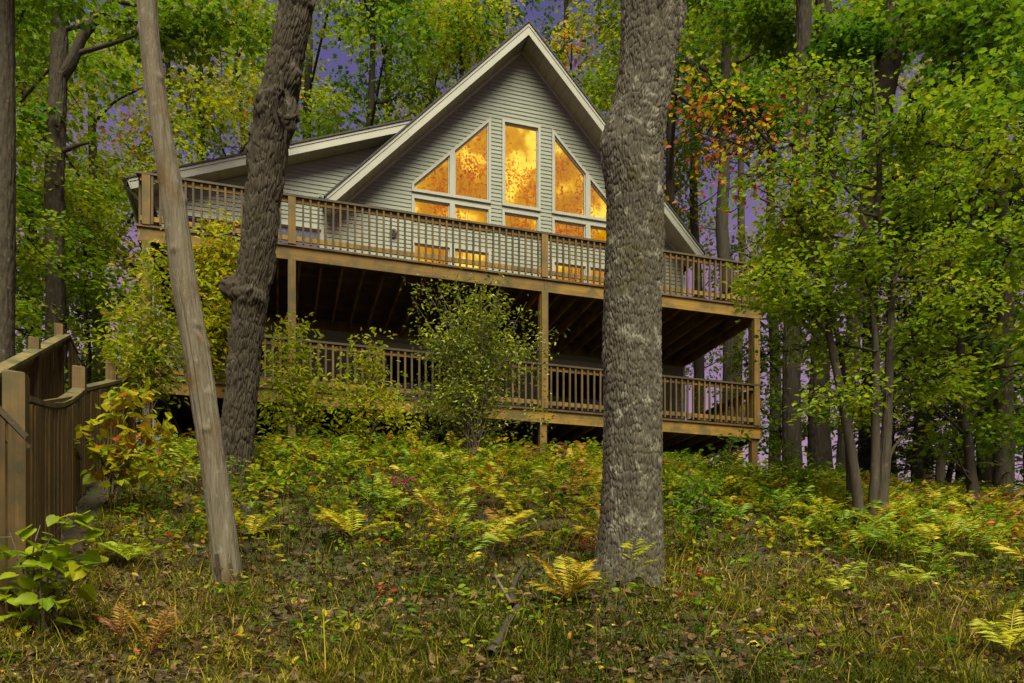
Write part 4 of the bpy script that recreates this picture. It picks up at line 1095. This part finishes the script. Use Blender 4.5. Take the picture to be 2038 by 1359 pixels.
# grass
nb = 190000
x, d = scatter(nb, 4.3, 17, 1.35)
den = .5 + .5 * np.sin(x * 1.9 + 1.3 * np.sin(d * 1.3)) * np.sin(d * 2.3 + np.sin(x * 1.1))
keep = clear(x, d) & (rng.uniform(0, 1, nb) < .25 + .75 * den) & (rng.uniform(0, 1, nb) < np.clip(1.5 - (d - 7.5) * .10, .3, 1))
x, d = x[keep], d[keep]; n = len(x)
tuft = .5 + .5 * np.sin(x * 5.3 + 2 * np.sin(d * 4.1)) * np.sin(d * 6.1 + 1.7 * np.sin(x * 3.3))
ln = rng.uniform(.07, .20, n) * (.5 + 1.0 * tuft) * np.where(rng.uniform(0, 1, n) < .03, 2.2, 1.0)
az = rng.uniform(0, 6.28, n) + 1.2 * np.sin(x * 2 + d)
lean = rng.uniform(.5, 1.7, n)
wd = rng.uniform(.0022, .0050, n) * (1 + (d - 5) * .10)
o3 = np.stack([x, d, height(x, d) - .01], -1)
hd = np.stack([np.cos(az), np.sin(az), np.zeros(n)], -1); sd_ = np.stack([-np.sin(az), np.cos(az), np.zeros(n)], -1)
curl = rng.uniform(.2, 1.9, n)
lev, pos = [], o3.copy()
up = np.array([0, 0, 1.])
for q, (fr_, ww) in enumerate(((0, 1), (.36, .9), (.34, .62), (.30, .08))):
    if q:
        phi = (lean * .45 + curl * (q - .5) / 3)[:, None]
        pos = pos + (hd * np.sin(phi) + up * np.cos(phi)) * (ln * fr_)[:, None]
    lev += [pos - sd_ * (wd * ww)[:, None], pos + sd_ * (wd * ww)[:, None]]
v = np.stack(lev, 1)
b = MB()
k = np.arange(n)[:, None] * 8
tn = np.clip(.32 + .22 * np.sin(x * .9 + d * .7) + rng.normal(0, .2, n) + np.where(rng.uniform(0, 1, n) < .2, .4, 0), .01, 1)
b.add(v.reshape(-1, 3), k + np.array([[0, 1, 3, 2]]), tn)
for q in (2, 4):
    b.f.append(k + np.array([[q, q + 1, q + 3, q + 2]])); b.t.append(tn)
tag(b.build('grass', M['grass']), 'tufted green and straw-coloured grass on the slope', 'grass', kind='stuff')
# dry stalks
n = 220
x, d = scatter(n, 5.2, 11, 1.2); keep = clear(x, d); x, d = x[keep], d[keep]
b = MB()
for xx, dd_ in zip(x, d):
    z = float(height(xx, dd_)); h_ = rng.uniform(.2, .6); a = rng.uniform(0, 6.28); l = rng.uniform(.05, .4)
    b.tube([(xx, dd_, z), (xx + math.cos(a) * l * .4, dd_ + math.sin(a) * l * .4, z + h_ * .6), (xx + math.cos(a) * l, dd_ + math.sin(a) * l, z + h_)], [.0028, .0022, .001], 3)
b.t = [np.full(len(f), rng.uniform(.55, 1)) for f in b.f]
tag(b.build('dry_stalks', M['grass']), 'thin straw-coloured dry stalks standing in the grass', 'stalks', kind='stuff')
# fallen leaves
n = 32000
x, d = scatter(n, 4.3, 20, 1.3); keep = clear(x, d) | (rng.uniform(0, 1, n) < .2); x, d = x[keep], d[keep]; n = len(x)
b = MB()
P = np.stack([x, d, height(x, d) + rng.uniform(.0, .05, n)], -1)
put_leaves(b, P, rng.normal(0, 1, (n, 3)) * [1, 1, .3], rng.normal(0, .5, (n, 3)) + [0, 0, 1], rng.uniform(.04, .10, n), rng.uniform(.5, .95, n), np.clip(rng.normal(.34, .22, n), 0, 1), 'ovate')
tag(b.build('leaf_litter', M['litter']), 'fallen brown and yellow leaves lying in the grass', 'leaves', kind='stuff')
# bracken fronds
def frond(mb, o_, az, length, rise, tint, rg, pairs=12):
    s = np.linspace(0, 1, pairs)
    out_ = np.array([math.cos(az), math.sin(az), 0])
    arc = o_[None] + out_[None] * (length * (s * .35 + .65 * s ** 1.4))[:, None] + np.array([0, 0, 1.])[None] * (rise * np.sin(np.clip(s * 1.25, 0, 1.9)) * 1.0)[:, None]
    t_ = norm(np.gradient(arc, axis=0)); sd0 = np.array([-math.sin(az), math.cos(az), 0])
    k = np.arange(2, pairs); ll = length * .42 * np.sin(np.clip((s[k] - .02) * 1.05, 0, 1) * math.pi * .92 + .18) ** .8
    for sg in (-1, 1):
        D = sd0[None] * sg + t_[k] * .55 + rg.normal(0, .08, (len(k), 3)) - [0, 0, .12]
        put_leaves(mb, arc[k], D, np.tile([0, -.5, 1.], (len(k), 1)) + rg.normal(0, .25, (len(k), 3)), ll, .25, np.full(len(k), tint) + rg.normal(0, .03, len(k)), 'lance')
    mb.tube(arc[::3], np.linspace(.004, .0015, len(arc[::3])), 3)
    mb.t[-1] = np.full(len(mb.f[-1]), np.clip(tint + .1, 0, 1))
b = MB()
x, d = scatter(820, 7.0, 19, .85)
keep = clear(x, d) & (rng.uniform(0, 1, len(x)) < np.clip((d - 6.5) / 5 + .3 * np.sin(x * 1.2 + d), .12, .85)) & ((np.sin(x * 1.3 + 2.1 * np.sin(d * .8)) > -.55) | (d > 11)) & ((x > -3.2) | (d > 10.5)); x, d = x[keep], d[keep]
for xx, dd_ in zip(x, d):
    z = float(height(xx, dd_)); tn = np.clip(.52 + .14 * math.sin(xx * .9 + 1) + rng.normal(0, .13), .1, 1)
    for q in range(rng.integers(2, 5)):
        frond(b, np.array([xx, dd_, z + rng.uniform(.08, .34)]), rng.uniform(0, 6.28), rng.uniform(.2, .45), rng.uniform(.10, .32), tn + rng.normal(0, .09), rng)
for (xx, yy, dd_, tn, L_) in [(1130, 1205, 6.9, .68, .42), (1135, 1200, 6.9, .72, .4), (255, 1065, 7.6, .45, .45), (300, 1320, 5.4, .86, .26), (240, 1300, 5.6, .9, .2), (2010, 1290, 5.6, .62, .4), (505, 1005, 9.0, .62, .5), (700, 1020, 8.9, .62, .5), (1020, 960, 10.5, .64, .5)]:
    p_ = px(xx, yy, dd_); z = float(height(p_[0], p_[1]))
    for q in range(6):
        frond(b, np.array([p_[0], p_[1], z + .10]), rng.uniform(0, 6.28), L_ * rng.uniform(.6, 1.0), rng.uniform(.15, .42), tn + rng.normal(0, .05), rng, 16)
tag(b.build('bracken_undergrowth', M['fern']), 'yellowing bracken ferns spread over the slope below the deck', 'ferns', kind='stuff')
# leafy seedlings
b = MB()
x, d = scatter(5000, 5.0, 20, .9)
keep = clear(x, d) & (rng.uniform(0, 1, len(x)) < np.clip((d - 6.0) / 4.5 + .38 * np.sin(x * 1.7 + 2 * np.sin(d * 1.1)) * np.sin(d * 2.1 + x), .12, 1)); x, d = x[keep], d[keep]
for xx, dd_ in zip(x, d):
    z = float(height(xx, dd_)); big = np.clip((dd_ - 6) / 5, .35, 1); h_ = rng.uniform(.12, .62) * big; n = int(rng.integers(5, 16)); a = rng.uniform(0, 6.28)
    f = rng.uniform(.25, 1, n); P = np.stack([xx + .05 * np.cos(a) * f + rng.normal(0, .06, n), dd_ + .05 * np.sin(a) * f + rng.normal(0, .06, n), z + h_ * f], -1)
    tn = rng.choice([.22, .36, .48, .60, .68, .76, .90, .97], p=[.16, .22, .22, .16, .12, .07, .03, .02])
    put_leaves(b, P, rng.normal(0, 1, (n, 3)) * [1, 1, .35], rng.normal(0, .4, (n, 3)) + [0, 0, 1], rng.uniform(.05, .12, n) * (.6 + .5 * big), rng.uniform(.5, .9, n), tn + rng.normal(0, .05, n), 'ovate')
    b.tube([(xx, dd_, z), (xx + .05 * math.cos(a), dd_ + .05 * math.sin(a), z + h_)], [.003, .0015], 3); b.t[-1] = np.full(3, .97)
tag(b.build('seedling_undergrowth', M['leaf']), 'mixed green, yellow and rust seedlings covering the slope', 'undergrowth', kind='stuff')

b = MB()
x, d = scatter(90, 4.8, 12, 1.2)
for xx, dd_ in zip(x, d):
    a = rng.uniform(0, 6.28); l = rng.uniform(.12, .7); q0 = np.array([xx, dd_, float(height(xx, dd_)) + .015]); e_ = q0 + [math.cos(a) * l, math.sin(a) * l, 0]; e_[2] = float(height(e_[0], e_[1])) + rng.uniform(.01, .07)
    m_ = (q0 + e_) / 2 + rng.normal(0, .03, 3) * [1, 1, .3]; w_ = rng.uniform(.003, .009)
    b.tube(spline([q0, m_, e_], 3), np.linspace(w_, w_ * .4, 7), 5)
    if l > .35: b.tube([m_, m_ + rng.normal(0, .12, 3) * [1, 1, .3] + [0, 0, .04]], [w_ * .6, .0015], 4)
tag(b.build('fallen_twigs', M['deadwood'], smooth=True), 'grey twigs scattered over the slope', 'twigs', kind='stuff')
# fallen limb lying in the grass
def on_ground(x, y, d, up=.03):
    p_ = px(x, y, d); return np.array([p_[0], p_[1], float(height(p_[0], p_[1])) + up])
fl = empty('fallen_limb', tuple(on_ground(1015, 1180, 7.0)))
tag(fl, 'grey fallen limb lying down the slope in the grass left of the oak', 'limb')
O_ = np.array(fl.location)
b = MB(); b.tube(spline([on_ground(1042, 1075, 8.0, .15), on_ground(1028, 1110, 7.6, .13), on_ground(1018, 1150, 7.2, .09), on_ground(1022, 1185, 6.8, .07)], 6) - O_, np.linspace(.018, .034, 19), 9); b.build('upper_piece', M['bark_dark'], fl, True)
b = MB(); b.tube(spline([on_ground(1030, 1180, 6.7, .09), on_ground(1010, 1225, 6.3, .07), on_ground(1000, 1265, 6.0, .06), on_ground(975, 1300, 5.6, .04)], 6) - O_, np.linspace(.025, .042, 19), 9); b.build('lower_piece', M['bark_pale'], fl, True)
b = MB(); b.tube(spline([on_ground(985, 1130, 7.2, .26), on_ground(1000, 1155, 7.0, .18), on_ground(1018, 1178, 6.8, .09)], 5) - O_, np.linspace(.010, .018, 11), 6); b.build('side_branch', M['deadwood'], fl, True)
